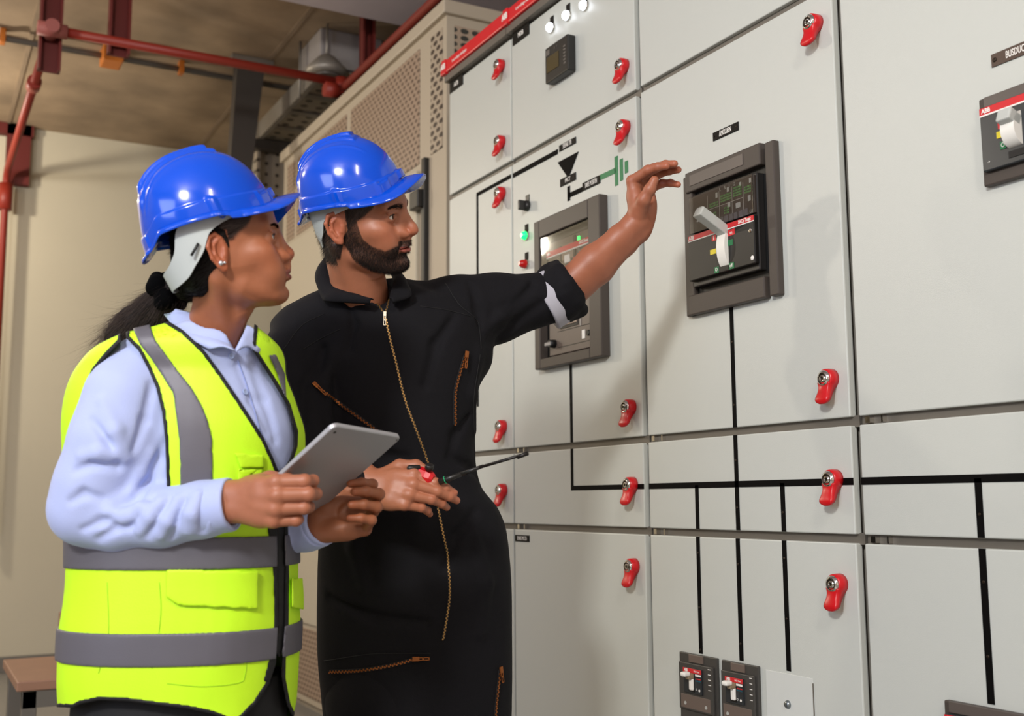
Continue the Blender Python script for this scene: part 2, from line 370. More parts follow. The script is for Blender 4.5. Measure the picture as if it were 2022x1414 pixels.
def handle_mb():
    """red swing lock handle, origin at lock axis on door surface; -x is out of the door"""
    b = MB()
    b.lathe((.001, 0, 0), (-1, 0, 0), [(0, .0215), (.012, .0215), (.021, .0205), (.0235, .0185)], 0, 28)
    b.lathe((-.0225, 0, 0), (-1, 0, 0), [(0, .0178, 1), (.002, .0178, 1), (.0055, .0128, 1), (.006, .0118, 1), (.0035, .0108, 2), (.0035, .0075, 2), (.0065, .007, 1), (.0065, .004, 1), (.0035, .0035, 2)], 1, 28)
    # paddle sweeping down and outwards
    n = 17; secs = []
    for i in range(n):
        t = i/(n-1)
        z = -.008-.046*t; xo = -.0125-.017*(t*t*(3-2*t)); w = .0182-.0035*sin(pi*min(1, t*1.4))-.0008*t
        if t > .78: w *= math.sqrt(max(.12, 1-((t-.78)/.235)**2))
        th = .015*(1-t)+.0085*(1-.5*max(0, t-.8)/.2)
        secs.append((z, xo, w, th))
    V = []; Fc = []
    for z, xo, w, th in secs:
        for (a, c) in ((-1, -1), (-.8, -1.15), (0, -1.2), (.8, -1.15), (1, -1), (1, 1), (0, 1.05), (-1, 1)):
            V.append((xo+c*th*.5*(1), a*w, z))
    for i in range(n-1):
        for k in range(8): Fc.append((i*8+k, i*8+(k+1) % 8, (i+1)*8+(k+1) % 8, (i+1)*8+k))
    Fc.append(tuple(range(8))); Fc.append(tuple((n-1)*8+k for k in range(7, -1, -1)))
    b.raw(V, Fc, 0, smooth=True)
    return b
HMESH = None
def add_handle(door, y, z):
    global HMESH
    if HMESH is None:
        HMESH = handle_mb().build('lock_handle', [m_red2, m_chr, m_key], door, origin=(0, 0, 0))
        tagset(HMESH, 'red lock handle with chrome key barrel')
        HMESH.location = Vector(np.array((0, y, z))-WLOC[door.name]); WLOC[HMESH.name] = np.array((0, y, z)); return HMESH
    return copyto(HMESH, door, (0, y, z))
def screw(b, x, y, z, r=.004, m=0):
    b.lathe((x, y, z), (-1, 0, 0), [(0, r), (.0012, r*.9), (.0016, r*.5)], m, 10)
def plate(door, px0, py0, px1, py1, s, mt=None, size=None, nar=.62, scr=True, bold=0.0, off=0.0, x=0.0, zc=None, yy=None):
    """engraved nameplate whose corners are seen at the given pixels"""
    ya, za = P2(px0, py0); yb, zb = P2(px1, py1)
    if yy: ya, yb = yy
    z1 = za; z0 = zb if zc is None else zc
    b = MB().box(x-.0025, x, ya, yb, z0, z1, bev=.0006)
    h = abs(z1-z0); sz = size or h*.66
    b.text(s, (ya+yb)/2+off, (z0+z1)/2, x-.0027, sz, 1, nar, bold)
    if scr:
        for e in (ya-.006, yb+.006): screw(b, x-.0025, e, (z0+z1)/2, .0022, 2)
    o = b.build('nameplate', [mt or m_plate, m_ink, m_key], door, origin=(x, (ya+yb)/2, (z0+z1)/2)); return o
cabs = []; doors = {}
NR = [[0, 1, 2, 3]]*4
for i in range(4):
    ya, yb = YE[i], YE[i+1]
    c = empty('switchgear_cabinet', (.3, (ya+yb)/2, 0), LABS[i], 'electrical cabinet', 'switchboard columns'); cabs.append(c)
    bd = MB().box(.03, .62, yb+.001, ya-.001, 0.0, 2.66, bev=.002)
    bd.box(.02, .04, yb, yb+.012, .1, 2.64, m=1).box(.02, .04, ya-.012, ya, .1, 2.64, m=1)
    for z in ZT[1:4]: bd.box(.012, .04, yb+.004, ya-.004, z-.012, z+.012, m=1)
    # hinge pieces and bolts seen in the horizontal gaps
    for z in ZT[1:3]:
        bd.box(-.001, .02, ya-.024, ya-.036, z-.0065, z+.0065, m=2); bd.box(0, .02, ya-.065, ya-.069, z-.007, z+.007, m=2)
    bd.box(-.002, .62, yb+.001, ya-.001, 2.64, 2.66, m=1)
    bd.build('carcass', [m_edge, m_frame, m_chr], c)
    gl = .004 if i in (0,) else .006; gr = .004 if i == 0 else .0175
    if i == 1: gl = .004
    for r in range(4):
        d = MB().box(0, .019, yb+gr, ya-gl, ZT[r]+(.009 if r else 0), ZT[r+1]-.009, bev=.0028)
        doors[i, r] = d.build('door', [m_pan], c, origin=(0, (ya+yb)/2, ZT[r]))
    # red trim bar above
    bar = MB().box(-.03, .01, yb+.004, ya-.004+(.02 if i == 0 else 0), 2.664, 2.712, bev=.004)
    bar.box(-.034, .01, ya-.034, ya-.002, 2.66, 2.716, m=1, bev=.003)
    bar.text('ABB', ya-.018, 2.688, -.0345, .03, 2, .7, .001); bar.text('Low voltage switchgear', ya-.15, 2.688, -.0305, .016, 2, .8)
    bar.box(-.02, .03, yb+.002, ya-.002, 2.636, 2.662, m=3)
    o = bar.build('trim_bar', [m_redbar, m_redbar, m_ink, m_frame], c)
hy = [3.194, 2.460, 1.720]
for i, zs_ in enumerate(([2.553, 2.284, 2.105, 1.320, 1.113], [2.286, 2.108, 1.327, 1.119, .905], [2.116, 1.330, 1.119, .905])):
    for z in zs_:
        r = max(k for k in range(4) if ZT[k] <= z); add_handle(doors[i, r], hy[i], z)
# ---- mimic diagram tape
def hline(i, r, ya, yb, z, w=.0135, m=None, name='mimic_line'):
    return MB().box(-.0012, .0005, ya, yb, z-w/2, z+w/2).build(name, m or m_tape, doors[i, r])
def vline(i, r, y, za, zb, w=.0135, m=None, scr=()):
    b = MB().box(-.0012, .0005, y-w/2, y+w/2, za, zb)
    for z in scr: screw(b, -.0012, y, z, .003, 1)
    return b.build('mimic_line', [m or m_tape, m_key], doors[i, r])
dr = (1.008, 1.229)
ybus = 1.1145
vline(1, 2, 2.772, 1.247, 1.485); vline(1, 1, 2.772, ybus-.007, 1.229); hline(1, 1, 2.765, 2.412, ybus)
hline(2, 1, 2.389, 1.672, ybus, .0145); hline(3, 1, 1.65, .935, ybus, .015)
vline(2, 2, 2.037, 1.247, 1.533, scr=(1.45, 1.30)); vline(2, 1, 2.037, 1.008, 1.229, scr=(1.17, 1.06)); vline(2, 0, 2.04, .712, .989, scr=(.93, .75))
vline(2, 1, 2.188, 1.008, ybus); vline(2, 0, 2.189, .711, .989, scr=(.95, .82, .72))
vline(2, 1, 1.883, 1.008, ybus, scr=(1.05,)); vline(2, 0, 1.884, .709, .989, scr=(.95, .82))
vline(3, 1, 1.369, 1.008, ybus, .015, scr=(1.05,)); vline(3, 0, 1.369, .718, .989, .015, scr=(.93, .8))
yv, _ = P2(943, 420); _, zh_ = P2(945, 383)
vline(0, 2, yv, 1.40, zh_+.0); hline(0, 2, yv+.006, 3.136, zh_)
_, zh2 = P2(1060, 322); ye_, _ = P2(1102, 300)
hline(1, 2, 3.122, ye_, zh2, .016)
# lower left plate tag
plate(doors[0, 2], 946, 701, 957, 714, '-', size=.01, scr=False)
p1 = plate(doors[1, 2], 1105, 288, 1138, 284, 'SEPAR TR', nar=.6, zc=P2(1106, 300)[1], size=.02)
# triangle
ta = P2(1102, 321); tb = P2(1143, 299); tc_ = P2(1123, 352)
MB().prismx([ta, (tb[0], ta[1]), (tc_[0], tc_[1])], -.002, .0005).build('mimic_triangle', m_tape, doors[1, 2])
plate(doors[1, 2], 1107, 355, 1138, 360, 'MCT', zc=P2(1107, 370)[1], nar=.8, size=.018)
vline(1, 2, tc_[0], P2(1123, 397)[1], P2(1123, 368)[1], .015)
zbr = P2(1135, 381)[1]
hline(1, 2, tc_[0], P2(1152, 370)[0], zbr, .015)
plate(doors[1, 2], 1151, 362, 1186, 360, 'SAFE POSITN', zc=P2(1151, 378)[1], nar=.55, size=.02)
g = MB()
ya_, _ = P2(1186, 352); yb_2, _ = P2(1216, 338); zg = P2(1200, 344)[1]
g.box(-.0015, .0005, ya_, yb_2, zg-.008, zg+.008)
for pa, pb, pc in ((1217, 309, 367), (1227, 314, 357), (1237, 318, 342)):
    y_, z1_ = P2(pa, pb); _, z0_ = P2(pa, pc); g.box(-.0015, .0005, y_-.0075, y_+.0075, z0_, z1_)
g.build('earth_symbol', m_gtape, doors[1, 2])
plate(doors[1, 0], 1018, 1056, 1046, 1071, 'SPARE MCCB', nar=.62, size=.017, zc=P2(1018, 1069)[1])
plate(doors[0, 3], 889, 164, 915, 172, 'ACB', zc=P2(889, 186)[1], nar=.8, size=.022, bold=.0005)
plate(doors[1, 3], 1013, 66, 1046, 70, 'MDB', zc=P2(1013, 92)[1], nar=.8, size=.022, bold=.0005)
nz = plate(doors[2, 2], 1409, 263, 1459, 257, 'AMCC&SN', zc=1.957, yy=(2.084, 1.988), nar=.52, size=.0185, bold=.0002)
# BUSDUCT plate
yA, zA = P2(1958, 109); _, zB = P2(1960, 134)
plate(doors[3, 2], 0, 0, 0, 0, '', scr=False, yy=(0, 0)) if False else None
b = MB().box(-.0025, 0, yA, yA-.118, zB, zA, bev=.0006)
b.text('BUSDUCT 600A', yA-.066, (zA+zB)/2, -.0027, .0185, 1, .55, .0002); screw(b, -.0025, yA-.0075, (zA+zB)/2, .0045, 2)
b.build('nameplate', [m_plate2, m_ink, m_key], doors[3, 2])
# ---- indicator lamps on the top door
def lamp(door, px, py, r, matl, tag=(8, -12), dome=.012, tagw=.022, tagh=.024):
    y, z = P2(px, py, -.012)
    b = MB().lathe((.0005, y, z), (-1, 0, 0), [(0, r*1.15, 1), (.005, r*1.12, 1), (.007, r, 1), (.009, r, 0), (.009+dome*.6, r*.85, 0), (.009+dome, r*.45, 0)], 1, 24)
    b.box(-.002, .0, y-tagw*.5, y+tagw*.5, z+r*1.0, z+r*1.0+tagh, m=2, bev=.0005)
    return b.build('indicator_lamp', [matl, m_chr, m_plate], door)
m_lw = mat('lit white lens', 'f4f6ff', .2, emit='eef3ff', estr=9); m_lg = mat('lit green lens', '20c070', .2, emit='10ff60', estr=2.6)
for px, py in ((1084, 54), (1116, 30), (1150, 10)): lamp(doors[1, 3], px, py, .0145, m_lw)
lamp(doors[1, 2], 1034, 465, .014, m_lg)
o = lamp(doors[1, 2], 1034, 521, .0145, mat('red push button', 'b81414', .25), dome=.02); o.name = 'push_button'
y, z = P2(1037, 406, -.01)
b = MB().lathe((.0005, y, z), (-1, 0, 0), [(0, .018), (.012, .017), (.016, .012)], 0, 20).box(-.035, -.012, y-.006, y+.006, z-.016, z+.016, bev=.003).box(-.002, 0, y-.012, y+.012, z+.016, z+.036, m=0)
b.build('selector_switch', [m_blk], doors[1, 2])
# ---- digital meter
y0, z0 = P2(1092, 100); y1, z1 = P2(1139, 160)
ym0, zm1 = P2(1092, 101); ym1, _ = P2(1137, 80); zm0 = P2(1093, 170)[1]
sz_ = ym0-ym1
b = MB().box(-.03, .0, ym1, ym0, zm0, zm1, bev=.004)
b.box(-.0315, -.029, ym0-.012, ym0-sz_*.62, zm0+.03, zm1-.035, m=1)
hm = (zm1-zm0-.05)/6
for k in range(6): b.box(-.0312, -.029, ym1+.012, ym1+.024, zm0+.025+k*hm, zm0+.025+(k+.55)*hm, m=2, bev=.001)
b.box(-.0312, -.029, ym0-.008, ym0-.03, zm1-.028, zm1-.01, m=2); b.text('A  V', (ym0+ym1)/2, zm1-.018, -.0312, .014, 2)
b.build('power_meter', [m_blk, mat('dim amber display', '4a4026', .2), mat('grey meter print', '5c5752', .5)], doors[1, 3])
# ================================================================ big breaker B (AMCC&SN)
def lever(parent, y, z0, z1, w=.03, out=.085, rise=.045, mt=None):
    """white drum in a slot and a grey lever thrown up and outwards"""
    zc = (z0+z1)/2; rr = (z1-z0)/2
    b = MB(); n = 29; xb = -.018
    pts = [(y, 0)]
    V = []; Fc = []
    for s_ in (-1, 1):
        V.append((xb, y+s_*w/2, zc))
        for k in range(n):
            a = -pi/2+pi*k/(n-1)
            V.append((xb-.028*cos(a), y+s_*w/2, zc+rr*sin(a)))
    h = n+1
    for k in range(1, n): Fc += [(0, k, k+1), (h, h+k+1, h+k), (k, h+k, h+k+1, k+1)]
    Fc.append((0, n, h+n, h)); Fc.append((1, 0, h, h+1))
    b.raw(V, Fc, 1)
    d = Vector((-out, 0, rise)); d.normalize(); up = Vector((0, 1, 0)).cross(d); 
    p0 = Vector((xb-.006, y, z1-.02)); L = math.hypot(out, rise)
    M = Matrix((( d.x, 0, up.x, p0.x), (d.y, 1, up.y, p0.y), (d.z, 0, up.z, p0.z), (0, 0, 0, 1)))
    b.box(0, L, -w/2, w/2, -.012, .012, m=0, bev=.003, M=M)
    return b.build('toggle_lever', [mt or m_levg, m_levw], parent, origin=(xb, y, zc))
def breakerB():
    y0, z0 = P2(1355.5, 626, -.014); y1 = P2(1526.5, 275, -.018)[0]; z1 = P2(1526.5, 275, -.018)[1]
    c = doors[2, 2]; cab = cabs[2]
    iy0, iz1 = P2(1365, 379, -.018); iy1, _ = P2(1509, 322, -.018); iz0 = P2(1370.5, 582, -.018)[1]
    b = MB()
    b.box(-.014, 0, y0, iy0+.004, z0, z1, bev=.003).box(-.018, 0, iy1-.002, y1, z0, z1, bev=.003)
    b.box(-.020, 0, y0-.016, iy1+.012, iz1+.0, z1+.006, bev=.003).box(-.020, 0, y0-.016, iy1+.012, z0, iz0, bev=.003)
    b.box(-.0215, -.019, y0-.036, iy1+.07, iz1+.014, z1-.004, m=1, bev=.001)
    b.box(-.002, 0, iy0+.01, iy1-.01, iz0-.01, iz1+.01, m=2)
    o = b.build('circuit_breaker', [m_bk2, mat('breaker lug plate', '574f4a', .35), m_shadow], cab)
    tagset(o, 'large circuit breaker with thrown grey lever and ABB SACE front')
    # housing in the opening
    hy0, hy1 = iy0-.003, iy1+.022; hz0, hz1 = iz0+.016, iz1-.016
    h = MB().box(-.022, 0, hy0, hy1, hz0, hz1, bev=.003).build('housing', m_bk3, o)
    fy0 = hy0; fy1 = P2(1491, 500, -.034)[0]; fz0 = P2(1370, 554, -.034)[1]; fz1 = P2(1366.6, 465, -.034)[1]
    f = MB().box(-.034, -.02, fy0, fy1, fz0, fz1, bev=.0025)
    rz0 = fz1-.013
    f.box(-.0348, -.033, fy0-.001, fy1+.001, rz0, fz1-.001, m=1); f.box(-.0346, -.033, fy0-.001, fy1+.001, rz0-.0025, rz0, m=2)
    f.text('ABB', fy0-.014, rz0+.006, -.035, .013, 2, .9, .0004)
    f.text('SACE Tmax', fy1+.032, rz0+.006, -.035, .012, 2, .75, .0003)
    yc = P2(1428, 500, -.036)[0]; lw = .03; lz0 = P2(1430, 533, -.036)[1]; lz1 = P2(1432, 443, -.036)[1]
    f.box(-.0345, -.033, yc+lw/2+.012, yc-lw/2, lz0, min(lz1, rz0-.004), m=3)
    f.box(-.0348, -.033, yc+.036, yc+.020, lz0-.002, lz0+.013, m=4); f.text('O', yc+.028, lz0+.006, -.0352, .013, 2, .8)
    f.box(-.0348, -.033, yc-.018, yc-.036, lz0-.002, lz0+.013, m=4); f.text('off', yc-.026, lz0+.006, -.0352, .012, 2, .8)
    f.box(-.0348, -.033, yc+.042, yc+.026, rz0-.019, rz0-.0045, m=5); f.text('I', yc+.034, rz0-.012, -.0352, .014, 2, .9, .0006)
    f.box(-.0348, -.033, yc-.018, yc-.042, rz0-.019, rz0-.0045, m=5); f.text('on', yc-.029, rz0-.012, -.0352, .012, 2, .8)
    f.box(-.0348, -.033, yc+.05, yc+.028, (lz0+lz1)/2-.008, (lz0+lz1)/2+.004, m=6)
    f.box(-.0348, -.033, yc-.016, yc-.034, (lz0+lz1)/2-.0, (lz0+lz1)/2+.014, m=4)
    for (sy, sz, mm) in ((fy1+.014, fz1-.035, 7), (fy1+.01, fz1-.1, 2)): f.lathe((-.034, sy, sz), (-1, 0, 0), [(0, .006, mm), (.001, .005, mm), (.0014, .002, mm)], mm, 14)
    f.build('front_plate', [m_bkb, m_rdm, m_ink, m_shadow, m_grn, m_rdm, m_yel, m_chr], o)
    lever(o, yc-.002, lz0, lz1)
    # settings unit above
    sy0, sy1 = hy0-.008, fy1+.002; sz0, sz1 = fz1+.006, hz1-.006
    s = MB().box(-.028, -.02, sy0, sy1, sz0, sz1, bev=.001)
    w = sy0-sy1; hh = sz1-sz0; X = -.0282
    def cell(u, v): return sy0-u*w, sz0+v*hh
    for u in (.28, .47, .67, .84):
        a, _ = cell(u, 0); s.box(X-.0004, X, a-.0005, a+.0005, sz0+.03*hh, sz0+.9*hh, m=2)
    a, z_ = cell(.28, .5); a2, _ = cell(.84, .5); s.box(X-.0004, X, a, a2, z_-.0005, z_+.0005, m=2)
    for (u0, u1, v0, rows, cols) in ((.31, .45, .56, 2, 7), (.49, .66, .6, 3, 9), (.69, .82, .62, 4, 7), (.86, .96, .6, 3, 5), (.34, .42, .22, 3, 4), (.54, .62, .25, 3, 4)):
        for r_ in range(rows):
            for k_ in range(cols):
                a, z_ = cell(u0+(u1-u0)*(k_+.5)/cols, v0+r_*.07); s.box(X-.0006, X, a-.0011, a+.0011, z_-.002, z_+.002, m=1)
    for (u, v, du, dv) in ((.43, .82, .03, .14), (.61, .86, .03, .12), (.8, .88, .03, .1), (.95, .88, .03, .12), (.62, .44, .04, .13), (.93, .42, .04, .15), (.76, .34, .07, .14)):
        a, z_ = cell(u, v); s.box(X-.0006, X, a-du*w/2, a+du*w/2, z_-dv*hh/2, z_+dv*hh/2, m=2)
    for k_ in range(6):
        a, z_ = cell(.13+.02*(k_ % 2), .3+.07*k_); s.box(X-.0005, X, a-.012, a+.008, z_-.002, z_+.002, m=2)
    for k_ in range(7):
        a, z_ = cell(.42+.075*k_, .085); s.box(X-.0005, X, a-.007, a+.007, z_-.008, z_+.008, m=3)
    s.text('L    S    I    G', sy0-.6*w, sz0+.94*hh, X, .011, 2, 1.0)
    s.text('CE', sy1+.012, sz0+.06*hh, X, .01, 2, .9)
    s.build('settings_panel', [mat('settings panel brown', '37302c', .35), m_gdot, m_pale, mat('settings legend grey', '5d5a60', .5)], o)
    v = MB().box(-.0345, -.0325, sy0+.002, sy1-.001, sz0-.002, sz1+.002, bev=.0008).build('clear_cover', m_clear, o)
breakerB()
# ================================================================ withdrawable breaker A
def breakerA():
    y0, z1 = P2(1053.5, 440, -.03); y1 = P2(1188, 700, -.03)[0]; z0 = P2(1056, 731, -.03)[1]; cab = cabs[1]
    t = .03
    b = MB()
    fw0, fw1, fz = .032, .062, .05
    b.box(-t, 0, y0, y0-fw0, z0, z1, bev=.003).box(-t, 0, y1+fw1, y1, z0, z1, bev=.003)
    b.box(-t, 0, y0-fw0-.0005, y1+fw1+.0005, z1-fz-.006, z1, bev=.003).box(-t, 0, y0-fw0-.0005, y1+fw1+.0005, z0, z0+.03, bev=.003)
    b.box(-.001, 0, y0-fw0+.01, y1+fw1-.01, z0+.02, z1-.05, m=1)
    o = b.build('circuit_breaker', [m_bk2, m_shadow], cab); tagset(o, 'large withdrawable circuit breaker in a brown grey frame with red stripe')
    iy0, iy1, iz0, iz1 = y0-fw0-.028, y1+fw1, z0+.036, z1-fz-.03
    f = MB().box(-.012, -.001, iy0, iy1, iz0, iz1, bev=.002)
    w = iy0-iy1; h = iz1-iz0
    rz = P2(1130, 485, -.018)[1]
    f.box(-.0185, -.011, iy0, iy1, rz-.008, rz+.008, m=1); f.box(-.018, -.011, iy0, iy1, rz-.012, rz-.008, m=2)
    f.text('SACE Emax', iy1+.04, rz, -.0187, .013, 2, .8, .0005); f.text('ABB', iy0-.012, rz, -.0187, .012, 2, .8, .0005)
    f.box(-.016, -.011, iy0-.33*w, iy0-.62*w, rz+.012, iz1-.07, m=3, bev=.002); f.box(-.0165, -.011, iy0-.60*w, iy0-.64*w, rz+.03, iz1-.075, m=4)
    f.box(-.0165, -.011, iy0-.3*w, iy0-.33*w, rz+.012, iz1-.07, m=4)
    f.box(-.014, -.011, iy0-.7*w, iy0-.72*w, iz0+.2*h, iz1-.04, m=2 if False else 5)
    f.box(-.0175, -.012, iy0-.7*w, iy0-.735*w, iz1-.028, iz1-.013, m=6, bev=.001)
    # lower windows and key locks
    f.box(-.014, -.011, iy0-.26*w, iy0-.66*w, iz0+.075, iz0+.21, m=4); f.box(-.016, -.012, iy0-.33*w, iy0-.645*w, iz0+.082, iz0+.21, m=3, bev=.002)
    f.box(-.018, -.012, iy0-.4*w, iy0-.52*w, rz-.045, rz-.02, m=2, bev=.003); f.box(-.018, -.012, iy0-.6*w, iy0-.72*w, rz-.06, rz-.035, m=1, bev=.003)
    f.box(-.0135, -.011, iy0-.74*w, iy0-.8*w, iz0+.03, iz0+.055, m=2); f.lathe((-.012, iy0-.88*w, iz0+.043), (-1, 0, 0), [(0, .009, 4), (.005, .008, 4)], 4, 14)
    f.text('O I', iy0-.95*w, iz0+.06, -.0125, .01, 5)
    for zz in (.068, .02): f.box(-.013, -.011, iy0-.2*w, iy0-.98*w, iz0+zz, iz0+zz+.0015, m=4)
    f.lathe((-.012, iy0-.12*w, iz0+.035), (-1, 0, 0), [(0, .013, 4), (.02, .011, 4)], 4, 16); f.box(-.034, -.02, iy0-.02*w, iy0-.16*w, iz0+.028, iz0+.040, m=5, bev=.003)
    f.build('front_plate', [m_brn, m_rdm, m_ink, mat('tan breaker window', '7d6c60', .3), m_shadow, mat('grey breaker detail', '8d8a86', .4), mat('small green led', '30d060', .3, emit='30ff70', estr=1.5)], o)
    MB().box(-.026, -.0245, iy0+.02, iy1-.0, rz-.1, iz1+.02).build('clear_cover', m_clear, o)
breakerA()
# ================================================================ breaker C and D on the right column
def breakerC(ya, z0, z1, full=True):
    y1 = ya-.30; cab = cabs[3]
    b = MB().box(-.014, 0, ya, y1, z0, z1, bev=.003)
    b.box(-.016, -.012, ya-.012, y1+.012, z1-.02, z1-.0005, m=1, bev=.001)
    o = b.build('circuit_breaker', [m_bk2, mat('breaker lug plate', '574f4a', .35)], cab)
    f = MB().box(-.024, -.012, ya-.008, y1+.01, z0+.024, z1-.021, bev=.0025, m=0)
    zr = z1-.022
    f.box(-.0252, -.023, ya-.009, y1+.011, zr-.014, zr-.001, m=1); f.box(-.025, -.023, ya-.009, y1+.011, zr-.017, zr-.014, m=2)
    f.text('ABB', ya-.023, zr-.008, -.0256, .0115, 2, .9, .0004)
    if full:
        yc = ya-.072; zl = z0+.055
        f.box(-.0255, -.023, yc+.026, yc+.012, zl+.038, zl+.054, m=1); f.text('I', yc+.019, zl+.046, -.026, .013, 2, .9, .0006)
        f.box(-.0255, -.023, yc+.030, yc+.012, zl+.022, zl+.034, m=4)
        f.box(-.0255, -.023, yc+.024, yc+.012, zl, zl+.014, m=3); f.text('O', yc+.018, zl+.007, -.026, .012, 2, .8)
        f.box(-.0255, -.023, yc+.008, yc-.04, zl-.02, zl-.008, m=5); f.text('->', ya-.022, z0+.04, -.0245, .008, 2)
    f.build('front_plate', [mat('blue black breaker front', '262a2d', .3), m_rdm, m_ink, m_grn, m_yel, m_shadow], o)
    if full: lever(o, ya-.079, z0+.052, z0+.115, w=.028, out=.03, rise=.012)
    tagset(o, 'circuit breaker with short grey lever, cut by the right picture edge' if full else 'circuit breaker top at the bottom right corner')
yC, zC0 = P2(1952, 372); zC1 = P2(1943, 200)[1]
breakerC(1.308, 1.639, 1.804)
breakerC(1.461, .44, .713, False)
# ================================================================ small moulded case breakers
def mccb(ya, yb, z0, z1, label, tilt=0):
    b = MB().box(-.008, 0, ya, yb, z0, z1, bev=.002)
    w = ya-yb; h = z1-z0
    b.box(-.011, -.007, ya-.28*w, yb+.34*w, z1-.02, z1-.002, m=1, bev=.001)
    b.box(-.014, -.007, ya-.03*w, yb+.06*w, z0+.03, z1-.022, m=0, bev=.002)
    b.box(-.0145, -.013, ya-.08*w, yb+.14*w, z0+.034, z0+.066, m=1, bev=.001)
    for u in (.2, .75): b.lathe((-.0145, ya-u*w, z0+.045), (-1, 0, 0), [(0, .0045, 2), (.001, .004, 2)], 2, 12)
    o = b.build('circuit_breaker', [mat('dark small breaker plastic', '3d3b38', .4), mat('brown translucent cover', '655850', .3), m_pale], cabs[2])
    tagset(o, label)
    fy0, fy1, fz0, fz1 = ya-.2*w, yb+.32*w, z0+.072, z1-.032
    f = MB().box(-.019, -.013, fy0, fy1, fz0, fz1, bev=.0012); fw = fy0-fy1
    f.box(-.0198, -.018, fy0-.0, fy1, fz1-.011, fz1-.001, m=1); f.text('ABB', fy0-.012, fz1-.006, -.02, .009, 2, .8, .0003)
    f.text('SACE Tmax', fy1+.016, fz1-.0062, -.02, .0055, 2, .8)
    f.box(-.0198, -.018, fy1+.022, fy1+.001, fz1-.017, fz1-.0125, m=2)
    f.box(-.0198, -.018, (fy0+fy1)/2+.013, (fy0+fy1)/2-.009, fz0+.004, fz1-.02, m=5)
    f.box(-.0198, -.018, fy1+.02, fy1+.002, fz0+.03, fz0+.033, m=4); f.box(-.0198, -.018, fy0-.002, fy0-.018, fz0+.036, fz0+.039, m=6)
    f.box(-.0198, -.018, fy1+.02, fy1+.002, fz1-.024, fz1-.0215, m=1)
    f.text('O', fy1+.018, fz0+.011, -.02, .008, 2); f.lathe((-.0185, fy1+.008, fz0+.01), (-1, 0, 0), [(0, .0035, 2), (.001, .003, 2)], 2, 10)
    for k in range(5): f.box(-.0145, -.013, yb+.18*w, yb+.11*w, fz0+.014+k*.012, fz0+.0155+k*.012, m=2)
    f.build('front_plate', [mat('blue black breaker front', '262a2d', .3), m_rdm, m_ink, m_grn, mat('blue green mark', '0a5060', .5), m_shadow, m_yel], o)
    yc = (fy0+fy1)/2-.0; l = MB()
    l.box(-.026, -.018, yc+.006, yc-.008, fz0+.008, fz0+.036, m=1, bev=.003)
    l.box(-.036, -.018, yc+.006, yc-.008, fz0+.034, fz0+.048, m=0, bev=.003)
    l.box(-.05, -.03, yc+.006+.002, yc-.010, fz0+.042, fz0+.053, m=1, bev=.004)
    l.build('toggle_lever', [mat('tan toggle', '8a7a62', .4), m_levw], o)
mccb(2.266, 2.121, .545, .708, 'left small circuit breaker with tan toggle')
mccb(2.1035, 1.976, .545, .7075, 'right small circuit breaker with pale toggle')
ybk, zbk = P2(1513, 1322); ybr, _ = P2(1606, 1342)
b = MB().box(-.002, 0, ybk, ybr, .4, zbk, bev=.0008); b.box(-.0022, 0, ybr-.0005, ybr+.0012, .4, zbk-.01, m=2)
ys_, zs2 = P2(1557, 1391); b.lathe((-.002, ys_, zs2), (-1, 0, 0), [(0, .0095, 1), (.003, .008, 1), (.006, .006, 1), (.0065, .002, 1)], 1, 16)
b.build('blanking_plate', [mat('blanking plate grey', 'c9ccc8', .4), mat('zinc screw', '8f989c', .3, .9), m_frame], cabs[2])
